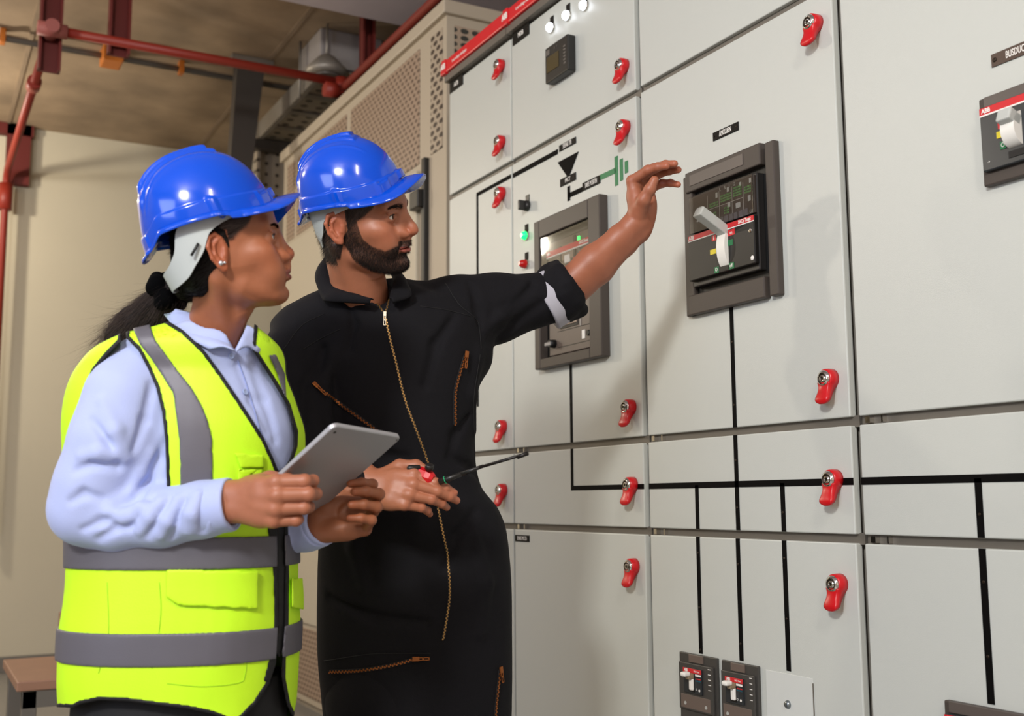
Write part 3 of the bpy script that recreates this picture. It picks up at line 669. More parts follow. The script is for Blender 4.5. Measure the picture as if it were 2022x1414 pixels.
# ================================================================ IMPLICIT SURFACE TOOLS
def rotz(a): c, s = cos(a), sin(a); return np.array([[c, -s, 0], [s, c, 0], [0, 0, 1.]])
def roty(a): c, s = cos(a), sin(a); return np.array([[c, 0, s], [0, 1, 0], [-s, 0, c]])
def rotx(a): c, s = cos(a), sin(a); return np.array([[1, 0, 0], [0, c, -s], [0, s, c]])
def frame(x, z):               # columns x, y, z from an x axis and an approximate z
    x = np.array(x, float); x /= np.linalg.norm(x); z = np.array(z, float); z -= x*(z@x); z /= np.linalg.norm(z)
    return np.stack([x, np.cross(z, x), z], 1)
class Field:
    def __init__(s, lo, hi, h):
        s.h = h; s.lo = np.array(lo, float); n = np.ceil((np.array(hi)-s.lo)/h).astype(int)+1
        s.n = n; s.ax = [(s.lo[i]+h*np.arange(n[i])).astype(np.float32) for i in range(3)]
        s.v = np.full(n, .06, np.float32)
    def crop(s, lo, hi):
        a = np.maximum(((np.array(lo)-s.lo)/s.h).astype(int)-1, 0); b = np.minimum(((np.array(hi)-s.lo)/s.h).astype(int)+2, s.n)
        if (b <= a).any(): return None, None
        sl = tuple(slice(a[i], b[i]) for i in range(3))
        return sl, (s.ax[0][sl[0]][:, None, None], s.ax[1][sl[1]][None, :, None], s.ax[2][sl[2]][None, None, :])
    def apply(s, fn, lo, hi, k=.01, op='u'):
        m = max(k, .004)+s.h*2
        sl, P = s.crop(np.array(lo)-m, np.array(hi)+m)
        if sl is None: return s
        d = fn(*P).astype(np.float32); a = s.v[sl]
        if op == 'u':
            h = np.clip(.5+.5*(a-d)/k, 0, 1); s.v[sl] = a+(d-a)*h-k*h*(1-h)
        elif op == 's':          # subtract
            h = np.clip(.5-.5*(a+d)/k, 0, 1); s.v[sl] = a+(-d-a)*h+k*h*(1-h)
        elif op == 'i':
            h = np.clip(.5-.5*(d-a)/k, 0, 1); s.v[sl] = d+(a-d)*h+k*h*(1-h)
        return s
    def cone(s, a, b, r1, r2, k=.01, op='u'):
        a = np.array(a, float); b = np.array(b, float); ba = b-a; L2 = ba@ba+1e-12
        def fn(x, y, z):
            px, py, pz = x-a[0], y-a[1], z-a[2]
            t = np.clip((px*ba[0]+py*ba[1]+pz*ba[2])/L2, 0, 1)
            return np.sqrt((px-t*ba[0])**2+(py-t*ba[1])**2+(pz-t*ba[2])**2)-(r1+(r2-r1)*t)
        rm = max(r1, r2); return s.apply(fn, np.minimum(a, b)-rm, np.maximum(a, b)+rm, k, op)
    def chain(s, pts, rs, k=.01, op='u'):
        for i in range(len(pts)-1): s.cone(pts[i], pts[i+1], rs[i], rs[i+1], k, op)
        return s
    def ell(s, c, r, k=.01, op='u', rot=None):
        c = np.array(c, float); r = np.array(r, float); Rt = np.eye(3) if rot is None else np.array(rot).T
        def fn(x, y, z):
            px, py, pz = x-c[0], y-c[1], z-c[2]
            q = [(Rt[i, 0]*px+Rt[i, 1]*py+Rt[i, 2]*pz) for i in range(3)]
            k0 = np.sqrt((q[0]/r[0])**2+(q[1]/r[1])**2+(q[2]/r[2])**2)
            k1 = np.sqrt((q[0]/r[0]**2)**2+(q[1]/r[1]**2)**2+(q[2]/r[2]**2)**2)
            return k0*(k0-1)/np.maximum(k1, 1e-6)
        rm = r.max() if rot is not None else r
        return s.apply(fn, c-rm, c+rm, k, op)
    def box(s, c, hs, rad=.004, k=.01, op='u', rot=None):
        c = np.array(c, float); Rt = np.eye(3) if rot is None else np.array(rot).T
        def fn(x, y, z):
            px, py, pz = x-c[0], y-c[1], z-c[2]
            q = [np.abs(Rt[i, 0]*px+Rt[i, 1]*py+Rt[i, 2]*pz)-hs[i]+rad for i in range(3)]
            return np.sqrt(sum(np.maximum(v, 0)**2 for v in q))+np.minimum(np.maximum(np.maximum(q[0], q[1]), q[2]), 0)-rad
        rm = np.linalg.norm(hs); return s.apply(fn, c-rm, c+rm, k, op)
    def mesh(s, smooth=1):
        v = s.v; S = v < 0
        n = s.n
        c = np.zeros(n-1, np.int16)
        for i in (0, 1):
            for j in (0, 1):
                for k in (0, 1): c += S[i:n[0]-1+i, j:n[1]-1+j, k:n[2]-1+k]
        act = (c > 0) & (c < 8); idx = np.argwhere(act); ID = np.full(n-1, -1, np.int32); ID[act] = np.arange(len(idx))
        acc = np.zeros((len(idx), 3)); cnt = np.zeros(len(idx))
        I, J, K = idx.T
        cor = [(i, j, k) for i in (0, 1) for j in (0, 1) for k in (0, 1)]
        V = {q: v[I+q[0], J+q[1], K+q[2]].astype(float) for q in cor}
        for q in cor:
            for a in range(3):
                if q[a] == 0:
                    q2 = list(q); q2[a] = 1; q2 = tuple(q2); va, vb = V[q], V[q2]; m = (va < 0) != (vb < 0)
                    t = np.where(m, va/np.where(m, va-vb, 1), 0)
                    p = np.tile(np.array(q, float), (len(idx), 1)); p[:, a] = t
                    acc[m] += p[m]; cnt[m] += 1
        P = s.lo+(idx+acc/cnt[:, None])*s.h
        F = []
        for a in range(3):
            b, c_ = (a+1) % 3, (a+2) % 3
            sl0 = [slice(None)]*3; sl1 = [slice(None)]*3; sl0[a] = slice(0, n[a]-1); sl1[a] = slice(1, n[a])
            s0, s1 = S[tuple(sl0)], S[tuple(sl1)]; e = np.argwhere(s0 != s1)
            e = e[(e[:, b] > 0) & (e[:, c_] > 0) & (e[:, b] < n[b]-1) & (e[:, c_] < n[c_]-1)]
            if not len(e): continue
            fl = s0[tuple(e.T)]
            def g(db, dc): q = e.copy(); q[:, b] -= db; q[:, c_] -= dc; return ID[tuple(q.T)]
            q = np.stack([g(1, 1), g(0, 1), g(0, 0), g(1, 0)], 1); q[~fl] = q[~fl][:, ::-1]
            F.append(q)
        F = np.concatenate(F); F = F[(F >= 0).all(1)]
        for _ in range(smooth): P = lap(P, F)
        return P, F
def lap(P, F, w=.5):
    acc = np.zeros_like(P); cnt = np.zeros(len(P))
    for i in range(4):
        a, b = F[:, i], F[:, (i+1) % 4]
        for c in range(3):
            acc[:, c] += np.bincount(a, P[b, c], len(P))+np.bincount(b, P[a, c], len(P))
        cnt += np.bincount(a, minlength=len(P))+np.bincount(b, minlength=len(P))
    return P*(1-w)+w*acc/np.maximum(cnt, 1)[:, None]
def np_mesh(P, F, name, mats, parent=None, origin=None, smooth=True, colors=None):
    me = bpy.data.meshes.new(name); me.vertices.add(len(P)); me.vertices.foreach_set('co', np.asarray(P, np.float32).ravel())
    k = F.shape[1]; me.loops.add(len(F)*k); me.loops.foreach_set('vertex_index', F.astype(np.int32).ravel())
    me.polygons.add(len(F)); me.polygons.foreach_set('loop_start', (np.arange(len(F))*k).astype(np.int32))
    try: me.polygons.foreach_set('loop_total', np.full(len(F), k, np.int32))
    except Exception: pass
    me.update(calc_edges=True)
    me.polygons.foreach_set('use_smooth', np.ones(len(F), bool) if smooth else np.zeros(len(F), bool))
    if colors is not None:
        ca = me.color_attributes.new('Col', 'FLOAT_COLOR', 'POINT'); c4 = np.ones((len(P), 4), np.float32); c4[:, :3] = colors
        ca.data.foreach_set('color', c4.ravel())
    return link(me, name, mats if isinstance(mats, (list, tuple)) else [mats], parent, origin)
def joinPF(*L):
    off = 0; Ps = []; Fs = []
    for P, F in L: Ps.append(P); Fs.append(F+off); off += len(P)
    return np.concatenate(Ps), np.concatenate(Fs)
def vnormals(P, F):
    a = P[F[:, 2]]-P[F[:, 0]]; b = P[F[:, 3]]-P[F[:, 1]]; n = np.cross(a, b); N = np.zeros_like(P)
    for i in range(4):
        for c in range(3): N[:, c] += np.bincount(F[:, i], n[:, c], len(P))
    return N/np.maximum(np.linalg.norm(N, axis=1), 1e-9)[:, None]
def noise3(P, sc, seed=0, oct=3):
    """cheap smooth pseudo noise from rotated sines"""
    r = np.random.default_rng(seed); out = 0; amp = 1; tot = 0
    for o in range(oct):
        v = 0
        for _ in range(4):
            d = r.normal(size=3); d /= np.linalg.norm(d); v = v+np.sin((P@d)*sc*(2**o)*6.28+r.uniform(0, 6.28)+1.3*np.sin((P@r.normal(size=3))*sc*(2**o)*2.5))
        out = out+amp*v/4; tot += amp; amp *= .5
    return out/tot
def bvh_of(*PF):
    from mathutils.bvhtree import BVHTree
    P, F = joinPF(*PF); return BVHTree.FromPolygons([tuple(p) for p in P], [tuple(f) for f in F.tolist()])
def hit(bvh, px, py, lift=0.0):
    r = ray(px, py); r = r/np.linalg.norm(r)
    loc, nor, i, d = bvh.ray_cast(Vector(CAM), Vector(r))
    if loc is None: return None, None
    n = np.array(nor); n = n if n@r < 0 else -n
    return np.array(loc)+n*lift, n
def hairs(roots, dirs, lens, rad, name, m, parent, bend=None, seg=3, origin=None):
    """one mesh of fine tapered strands"""
    n = len(roots); dirs = dirs/np.linalg.norm(dirs, axis=1)[:, None]; u = np.cross(dirs, RNG.normal(size=(n, 3))); u /= np.linalg.norm(u, axis=1)[:, None]; w = np.cross(dirs, u)
    P = []; 
    for k in range(seg+1):
        t = k/seg; c = roots+dirs*(lens*t)[:, None]
        if bend is not None: c = c+bend*(lens*t*t)[:, None]
        rr = rad*(1-.85*t)
        for j in range(3):
            a = 2*pi*j/3; P.append(c+u*(rr*cos(a))+w*(rr*sin(a)))
    P = np.stack(P, 1); base = (np.arange(n)*(3*(seg+1)))[:, None]
    q = []
    for k in range(seg):
        for j in range(3):
            j2 = (j+1) % 3; q.append([k*3+j, k*3+j2, (k+1)*3+j2, (k+1)*3+j])
    F = (base[:, :, None]+np.array(q).reshape(1, -1, 4)).reshape(-1, 4)
    return np_mesh(P.reshape(-1, 3), F, name, m, parent, origin)
def sm(e0, e1, x): t = np.clip((x-e0)/(e1-e0), 0, 1); return t*t*(3-2*t)
def pchip(x, y, q):
    h = np.diff(x); dl = np.diff(y)/h; m = np.zeros_like(y); m[0] = dl[0]; m[-1] = dl[-1]
    ok = dl[:-1]*dl[1:] > 0; w1 = 2*h[1:]+h[:-1]; w2 = h[1:]+2*h[:-1]
    m[1:-1] = np.where(ok, (w1+w2)/np.where(ok, w1/np.where(ok, dl[:-1], 1)+w2/np.where(ok, dl[1:], 1), 1), 0)
    q = np.clip(q, x[0], x[-1]); i = np.clip(np.searchsorted(x, q)-1, 0, len(x)-2); t = (q-x[i])/h[i]
    return (2*t**3-3*t**2+1)*y[i]+(t**3-2*t**2+t)*h[i]*m[i]+(-2*t**3+3*t**2)*y[i+1]+(t**3-t**2)*h[i]*m[i+1]
# ---------------------------------------------------------------- head
def make_head(p):
    """head in its own frame: x forward, y left, z up, origin between the ears. p: shape parameters"""
    sc = p.get('scale', 1.0); sw = p.get('w', 1.0); jaw = p.get('jaw', 1.0); h = .0015
    ne_ = np.array(p.get('neck_end', (-.05, 0, -.2))); f = Field(np.minimum((-.11, -.105, -.2), ne_-.085), np.maximum((.142, .105, .142), ne_+.085), h)
    T = np.array(p.get('table') or [
        # z, xf, xc, xb, w
        (-.110, .074, .064, .056, .004), (-.106, .084, .05, .038, .020), (-.099, .0905, .038, .018, .034), (-.088, .0935, .022, -.004, .0435), (-.075, .0925, .012, -.022, .051),
        (-.060, .0945, .004, -.040, .0565), (-.045, .096, 0., -.058, .0605), (-.030, .0945, 0., -.072, .064), (-.012, .0915, -.004, -.084, .0675), (.005, .0905, -.008, -.091, .070),
        (.022, .0935, -.010, -.095, .0735), (.040, .100, -.012, -.096, .076), (.060, .0985, -.012, -.096, .0765), (.085, .089, -.012, -.088, .071), (.105, .074, -.010, -.075, .061),
        (.118, .055, -.009, -.058, .0475), (.126, .036, -.008, -.040, .0335), (.130, .020, -.008, -.026, .020), (.1315, .004, -.008, -.014, .006)])
    def slice_fn(x, y, z):
        zz = z.ravel(); g = [pchip(T[:, 0], T[:, i], zz)[None, None, :] for i in range(1, 5)]
        xf, xc, xb, w = g; w = w*sw; 
        jw = np.where(z < -.03, 1+(jaw-1)*np.clip((-.03-z)/.04, 0, 1), 1); w = w*jw
        dx = x-xc; a = np.where(dx > 0, xf-xc, xc-xb)
        pw = 2.25
        r = ((np.abs(dx)/a)**pw+(np.abs(y)/w)**pw)**(1/pw)
        d = (r-1)*np.minimum(a, w)
        top = np.maximum(z-.1325, -.1105-z)
        return np.maximum(d, top)
    f.apply(slice_fn, (-.11, -.1, -.115), (.12, .1, .135), .004)
    f.v = box_blur(f.v, 2)
    # neck
    nr = p.get('neck', .056)
    nx = p.get('neckx', -.052); ny = p.get('necky', 0.0); nz = p.get('neckz', -.205)
    ne = np.array(p['neck_end']) if 'neck_end' in p else np.array([nx, ny, nz]); nf = np.array(p.get('neck_fwd', (.03, 0, 0)))
    f.chain([(-.028, 0, -.03), ne*.72+np.array([-.028, 0, -.03])*.28, ne], [nr*.98, nr*.96, nr*1.06], .022)
    f.cone((.016, 0, -.085), ne+nf*.9, nr*.50, nr*.55, .03)
    for sgn in (-1, 1):
        f.cone((-.03, sgn*nr*.93, -.045), ne+nf*1.45+np.array([0, sgn*.014, 0]), .0120, .0115, .02)
        y = sgn
        f.ell((.058, y*.047, -.012), (.026, .018, .017), .022)                       # cheekbone
        f.ell((.070+p.get('cheek', 0)*.3, y*(.033+p.get('cheek', 0)), -.040), (.022, .02, .026), .022)                         # cheek
        f.cone((.0925, y*.010, .0325), (.079, y*.047, .035), .0068*p.get('brow', 1), .005, .02)  # brow ridge
        jr = .011*min(1, jaw**2); f.cone((.018, y*.047*jaw*sw, -.066), (.07, y*.024*jaw, -.092), jr, jr, .024)        # jaw line
        f.ell((.1005, y*.030, .0155), (.0155, .019, .0125), .012, 's')               # eye socket
    ey = p.get('eyey', .0315); ex = p.get('eyex', .0795); ez = .0135
    for y in (-1, 1):
        f.ell((ex, y*ey, ez), (.0142, .0165, .0138), .0035)                          # lids over the eyeball
        f.cone((.092, y*.018, ez+.010), (.0865, y*.047, ez+.0095), .0028, .0022, .004)   # lid fold
        f.ell((ex+.0145, y*(ey+.0008), ez+.0002), (.0078, .0134, .0052), .0012, 's', rot=rotz(y*.25))
    nl = p.get('nose', 1.0); nw = p.get('nosew', 1.0); tz = p.get('nosez', 0.0)
    br = p.get('bridge', 0.0)
    f.chain([(.0925, 0, .030), (.0975+br*.5, 0, .018), (.1035+br, 0, .004), (.1130*nl+br*.6, 0, -.011+tz), (.1165*nl, 0, -.0178+tz)], [.0095, .0078, .0078, .0085, .0095*nw], .009)
    f.cone((.117*nl, 0, -.0175+tz), (.104, 0, -.030), .0085, .006, .006)
    for y in (-1, 1):
        f.ell((.1035, y*.0135*nw, -.0235+tz*.6), (.0115, .0070*nw, .0078), .006)
        f.cone((.094, y*.008, .012), (.098, y*.016*nw, -.018), .0085, .0075, .012)
        f.ell((.1075, y*.0072*nw, -.0305+tz*.6), (.0052, .0030, .0032), .002, 's')
    f.cone((.0985, 0, -.028), (.1025, 0, -.040), .008, .009, .012)                    # philtrum mound
    # mouth
    lp = p.get('lips', 1.0); mx_ = p.get('mouthx', 0.0); mw = p.get('mouthw', 1.0)
    for y in (-1, 1):
        f.chain([(.0905+mx_, y*.0235*mw, -.0535), (.1015+mx_, y*.013*mw, -.0500), (.1058+mx_, y*.0035, -.0478)], [.0022, .0043*lp, .0050*lp], .0035)
        f.chain([(.0905+mx_, y*.0225*mw, -.0545), (.1005+mx_, y*.011*mw, -.0590), (.1040+mx_, 0, -.0605)], [.0022, .0050*lp, .0057*lp], .0035)
    op = p.get('open', .0009)
    f.apply(lambda x, y, z: np.maximum(np.abs(z+.0538-2.2*np.minimum(y*y, .0007)*0-.0012*np.cos(y*160))-op*np.clip(1.15-(np.abs(y)/(.023*mw))**2, 0, 1), .092-x)+0*y, (.09, -.026, -.058), (.12, .026, -.049), .0016, 's')
    if p.get('full'):
        for y in (-1, 1): f.ell((.072, y*.026, -.058), (.020, .018, .022), .02)
    f.ell((.0915+p.get('chinx', 0), 0, -.089), (.0125, .019, .0135), .014)
    f.ell((.1085, 0, -.0735), (.010, .022, .0055), .010, 's')
    # ears
    for y in (-1, 1):
        def ep(a, b, o=0.0): return np.array([-.004-.020*a-.004, y*(.0700*sw+.003+.0065*a+o), -.002+b])
        er = rotz(-y*.27)
        f.ell(ep(.35, .002), (.0175, .0055, .029), .004, rot=er)
        f.ell(ep(.30, .000, .0075), (.0105, .0058, .0165), .003, 's', rot=er)
        pts = [ep(-.25, .004, .001), ep(-.05, .022, .001), ep(.45, .031, .003), ep(1.0, .026, .005), ep(1.25, .010, .006), ep(1.05, -.010, .004), ep(.55, -.024, .002), ep(.15, -.029, 0)]
        f.chain(pts, [.0022, .003, .0036, .0038, .0036, .0034, .0042, .0048], .003)
        f.chain([ep(.25, .021, .004), ep(.72, .012, .004), ep(.72, -.004, .004), ep(.35, -.016, .004)], [.002, .0026, .0026, .0026], .0025)
        f.cone(ep(-.18, .003, .001), ep(-.1, -.007, .002), .0042, .0038, .004)
        f.ell(ep(.22, -.026, .0), (.0085, .0045, .0095), .004, rot=er)
    return f
def shorten(P, k):
    """shorter lower face"""
    w = sm(-.03, .03, P[:, 0]); z = P[:, 2]; d = np.clip(-.03-z, 0, .08)*(1-k); P = P.copy(); P[:, 2] = z+d*w; return P
def box_blur(v, n):
    for _ in range(n):
        for a in range(3):
            v = v.copy(); s0 = [slice(None)]*3; s1 = [slice(None)]*3; s2 = [slice(None)]*3
            s0[a] = slice(0, -2); s1[a] = slice(1, -1); s2[a] = slice(2, None)
            v[tuple(s1)] = .25*v[tuple(s0)]+.5*v[tuple(s1)]+.25*v[tuple(s2)]
    return v
def skin_colors(P, base, lip, dark=None):
    c = np.tile(np.array(lin(base)), (len(P), 1)); x, y, z = P.T
    red = np.array([1.12, .86, .80])
    w = np.clip(np.exp(-(((x-.115)/.02)**2+(y/.02)**2+((z+.02)/.014)**2)), 0, 1)+.8*np.exp(-(((np.abs(y)-.042)/.02)**2+((z+.02)/.02)**2+((x-.07)/.03)**2))+.8*sm(.066, .075, np.abs(y))*(x < .02)*(z > -.04)
    c = c*(1+(red-1)*np.clip(w, 0, 1)[:, None])
    m = np.clip(1-((np.abs(z+.054)-.0)/np.maximum(.0115*np.sqrt(np.clip(1-(y/.025)**2, 0, 1)), 1e-4))**4, 0, 1)*(x > .088)
    c = c*(1-m[:, None])+np.array(lin(lip))*m[:, None]
    return c*(1+.04*noise3(P, 60, 3, 2))[:, None]

def place(P, pos, Rm, sc=1.0): return (P*sc)@np.array(Rm).T+np.array(pos)
def eyes(parent, pos, Rm, sc, iris, gaze, ey=.0315, ex=.0795, ez=.0135):
    """two eyeballs with iris and pupil, turned by gaze = (yaw left, pitch up)"""
    w = mat('eye white', 'd9cfc8', .12); ir = mat('iris '+iris, iris, .1); pu = mat('pupil', '050505', .05)
    G = rotz(gaze[0])@roty(-gaze[1])
    for y in (-1, 1):
        b = MB(); prof = []
        for a in np.linspace(pi-.001, 0.001, 25):
            m_ = 0 if a > .50 else (1 if a > .20 else 2)
            prof.append((.0121*cos(a), .0121*sin(a)+1e-6, m_))
        b.lathe((0, 0, 0), (1, 0, 0), prof, 0, 28)
        c = place(np.array([[ex, y*ey, ez]]), pos, Rm, sc)[0]
        M = Matrix.Translation(Vector(c)) @ Matrix((Rm@G*sc).tolist()).to_4x4()
        b.bm.transform(M); b.build('eye', [w, ir, pu], parent, origin=c)
BRIM = .044
def helmet_pts():
    """hard hat shell in its own frame: rim plane z=0, x towards the peak"""
    NA, NT = 220, 76
    fx, bx, wy, H = .118, .126, .108, .136
    zr_x = np.radians([0, 25, 50, 75, 95, 122, 138, 152, 165, 180]); zr_v = np.array([.004, -.004, -.012, -.008, .003, .010, .012, -.003, -.010, -.012])
    ph = np.linspace(0, 2*pi, NA, endpoint=False); aph = np.minimum(ph, 2*pi-ph)
    zr = pchip(zr_x, zr_v, aph)
    tip = np.where(aph < R(72), BRIM*np.cos(np.clip(aph/R(72), 0, 1)*pi/2)**.8, 0)+.006+.006*sm(R(140), R(175), aph)
    tipz = -.004*np.ones(NA)+np.where(aph < R(82), (.000-.012*sm(0, R(45), aph)+.006*sm(R(45), R(82), aph)), -.001)
    cx, sy = np.cos(ph), np.sin(ph)
    def ring(t, off=0.0, inner=False):
        e = cos(t*pi/2)**.80; zt = sin(t*pi/2)**.97
        x = np.where(cx > 0, fx, bx)*cx*e; y = wy*sy*e; z = zr+(H-zr)*zt
        n = np.stack([x/np.where(cx > 0, fx, bx)**2, y/wy**2, (np.maximum(z, 0)+.02*t)/H**2+.0*z], 1); n /= np.maximum(np.linalg.norm(n, axis=1), 1e-9)[:, None]
        P = np.stack([x, y, z], 1)
        if inner: return P-n*.0035
        d = np.zeros(NA); hz = z-zr
        d += .0042*(1-sm(.027, .029, hz+.004*np.cos(3*aph)))                            # band above the rim
        d += .0048*(1-sm(.030, .0345, np.abs(y)))*sm(-.115, -.100, x)*(1-sm(.052, .058, x))*sm(.05, .07, z)   # wide crest
        d += .0075*(1-sm(.0125, .0165, np.abs(y)))*sm(-.098, -.085, x)*(1-sm(.040, .046, x))*sm(.05, .07, z) # centre rib
        d += .0022*(1-sm(0, .0035, np.abs(np.abs(y)-.056*(1-.25*(x/.12)**2))))*sm(.045, .06, z)*(1-sm(.06, .085, x))
        d += .0035*(1-sm(R(2.6), R(3.6), np.abs(aph-R(91))))*(1-sm(.030, .033, hz))          # side slot block
        d += .0030*(1-sm(R(1.4), R(2.2), np.abs(aph-R(46))))*(1-sm(.030, .033, hz))
        d += .0030*(1-sm(R(7), R(8), np.abs(aph-R(38))))*(1-sm(.022, .024, hz))
        d += .0060*(1-sm(R(9), R(11), aph))*sm(.006, .009, hz)*(1-sm(.024, .027, hz))            # front badge block
        d += .0035*(1-sm(R(1.6), R(2.4), np.abs(aph-R(160))))*(1-sm(.024, .026, hz))
        return P+n*d[:, None]
    rings = []
    for t in np.linspace(.985, 0, 20)[:-1]: rings.append(ring(t, inner=True))
    r0 = ring(0, inner=True); rings.append(r0)
    ro = ring(0); out = np.stack([cx, sy, 0*cx], 1)
    # lip: underside, edge, upper side
    for k, (a, dz) in enumerate(((.5, -.0035), (.97, -.003), (1.0, -.0012), (1.0, .0008), (.96, .0022), (.55, .003), (.12, .0045))):
        P = ro+out*(tip*a)[:, None]; arch = tipz*a
        P[:, 2] += arch+dz+.004*(a > .9)*0+ .0025*np.sin(a*pi)*(tip > .02); rings.append(P)
    for t in .012+.988*np.linspace(0, 1, NT)**1.45: rings.append(ring(min(t, .9985)))
    P = np.concatenate(rings); n = NA
    F = [[k*n+i, k*n+(i+1) % n, (k+1)*n+(i+1) % n, (k+1)*n+i] for k in range(len(rings)-1) for i in range(n)]
    F = np.array(F)
    # close crowns
    c0 = P[:n].mean(0); c1 = P[-n:].mean(0)+np.array([0, 0, .0003]); P = np.concatenate([P, [c0, c1]]); i0 = len(P)-2
    P[i0+1, 2] = P[-n-2:-2, 2].max()+.0001
    L = (len(rings)-1)*n
    for i in range(0, n, 2):
        F = np.concatenate([F, [[i0, (i+2) % n, i+1, i]], [[i0+1, L+i, L+i+1, L+(i+2) % n]]])
    return P, F
def helmet(parent, pos, Rm, sc, m, m_in):
    P, F = helmet_pts(); P = place(P, pos, Rm, sc); o = np_mesh(P, F, 'hard_hat', [m], parent)
    # small blue loop under the rim
    b = MB()
    for s_ in (-1, 1):
        pts = [np.array([.006+.005*cos(a), s_*.104, -.003+.006*sin(a)]) for a in np.linspace(0, 2*pi, 13)]
        MB().tube([Vector(q) for q in place(np.array(pts), pos, Rm, sc)], .0017*sc, seg=6).build('chin_strap_loop', m, o)
    return o
def harness(parent, pos, Rm, sc, m, sh=0):
    """pale suspension band with a deep nape piece, in the helmet frame"""
    n = 90; ph = np.linspace(R(55), R(305), n); a = np.minimum(ph, 2*pi-ph)
    lowx = np.radians([55, 80, 98+sh, 112+sh, 124+sh, 140+sh*.6, 160+sh*.3, 180]); low = pchip(lowx, np.array([-.008, -.012, -.020, -.046, -.060, -.074, -.078, -.078]), a)
    up = pchip(lowx, np.array([.004, .012, .012, .010, .004, -.030, -.045, -.048]), a)
    P = []; 
    for (zz, rr) in ((up, 0), (low, 0), (low, .0025), (up, .0025)):
        f_ = (zz-.01)/.09; ax = .104+.008*f_+rr; ay = .0875+.004*f_+rr
        P.append(np.stack([ax*np.cos(ph)-.006, ay*np.sin(ph), zz], 1))
    P = np.stack(P, 1).reshape(-1, 3); F = []
    for i in range(n-1):
        for k in range(4): F.append([i*4+k, i*4+(k+1) % 4, (i+1)*4+(k+1) % 4, (i+1)*4+k])
    F += [[0, 1, 2, 3], [(n-1)*4+3, (n-1)*4+2, (n-1)*4+1, (n-1)*4]]
    o = np_mesh(place(P, pos, Rm, sc), np.array(F), 'suspension_band', [m], parent, smooth=False)
    b = MB()
    for s_ in (-1, 1):
        pp = [np.array([-.064+.018*t, s_*(.0815+.004*t), -.045+.014*t]) for t in (0, .5, 1)]
        MB().tube([Vector(q) for q in place(np.array(pp), pos, Rm, sc)], .0022*sc, m=0, seg=6).build('adjuster_slot', mat('black plastic', '1a1917', .4), o)
    return o
# ---------------------------------------------------------------- hand
def make_hand(curl, spread, thumb, elbow=None, fore=(.040, .034, .0265), wrist_w=.011, sz=1.0, h=.0014, bulge=1.0, left=False, extra=None, maxfore=.30, fat=1.0):
    """right hand: wrist at origin, x to the knuckles, z out of the back of the hand, y to the thumb"""
    K = [(.088, .0265, .0), (.092, .0060, .002), (.0865, -.0145, .0005), (.078, -.0330, -.004)]
    PH = [(.0425, .0245, .0205), (.0465, .0290, .0215), (.0425, .0270, .0215), (.0330, .0200, .0195)]
    RD = [tuple(v*fat for v in q) for q in ((.0108, .0094, .0083, .0070), (.0110, .0096, .0085, .0071), (.0105, .0091, .0081, .0068), (.0094, .0082, .0073, .0062))]
    joints = []; 
    for i in range(4):
        p = np.array(K[i]); a = 0.0; s_ = R(spread[i]); J = [p]
        d0 = np.array([cos(s_), sin(s_), 0])
        for j in range(3):
            a += R(curl[i][j]); d = d0*cos(a)+np.array([0, 0, -sin(a)]); p = p+d*PH[i][j]; J.append(p)
        joints.append(J)
    T = [np.array(t, float) for t in thumb]
    E = np.array(elbow, float) if elbow is not None else np.array([-.12, 0, 0])
    L = np.linalg.norm(E); Ec = E/L*min(L, maxfore)
    allp = np.array([q for J in joints for q in J]+T+[Ec, [0, 0, 0]])
    f = Field(allp.min(0)-.05, allp.max(0)+.05, h)
    # forearm
    u = E/L; side = np.cross([0, 0, 1], -u); side /= np.linalg.norm(side)
    m1 = Ec*.62
    for sg in (-1, 1):
        f.chain([Ec+side*sg*.010, m1+side*sg*.011, Ec*.25+side*sg*.011, side*sg*wrist_w*1.05+u*.012, side*sg*wrist_w], [fore[0], fore[0]*.98*bulge, fore[1]*.82, fore[2]*.86, fore[2]*.80], .012)
    # palm
    for i in range(4):
        k = np.array(K[i]); base = np.array([.004, K[i][1]*.50, 0.0]); mid = base*.4+k*.6+np.array([0, 0, .001])
        f.chain([base, mid, k], [.0175, .0132, RD[i][0]*1.08], .010)
    f.ell((.055, -.004, -.004), (.042, .036, .0135), .012)
    f.ell((.036, .022, -.010), (.030, .017, .0155), .012)          # thenar
    f.ell((.034, -.024, -.009), (.034, .0145, .0150), .012)        # hypothenar
    f.ell((.062, -.002, -.019), (.020, .018, .0058), .008, 's')    # palm hollow
    g = f
    for i in range(4):
        J = joints[i]; r = RD[i]
        ch = Field(f.lo, f.lo+(f.n-1)*f.h, h) if False else None
        f.chain(J, r, .0022)
        f.ell(J[0]+np.array([-.001, 0, .003]), (.0105, .0092, .0088), .006)   # knuckle
        d = J[1]-J[0]; 
        f.ell(J[1], (r[1]*1.02,)*3, .004); f.ell(J[2], (r[2]*1.02,)*3, .004)
    f.chain(T, [v*fat for v in (.0155, .0130, .0110, .0086)], .006)
    f.ell(T[-2], (.0112, .0108, .0108), .004)
    if extra: extra(f)
    P, F = f.mesh(1)
    return P, F, joints, T
def hand_col(P, base, joints, T, N=None):
    c = np.tile(np.array(lin(base)), (len(P), 1)); c = c*(1+.05*noise3(P, 35, 5, 2))[:, None]
    red = np.array([1.10, .90, .86])
    for J in joints:
        for k, q in enumerate(J):
            w = np.exp(-((P-q)**2).sum(1)/(.009**2)); c = c*(1+(red-1)*(w*(.9 if k != 3 else 1.2))[:, None])
    for q in [J[3] for J in joints]+[T[-1]]:
        w = np.exp(-((P-q)**2).sum(1)/(.008**2)); c = c*(1+.18*w[:, None])
    return c
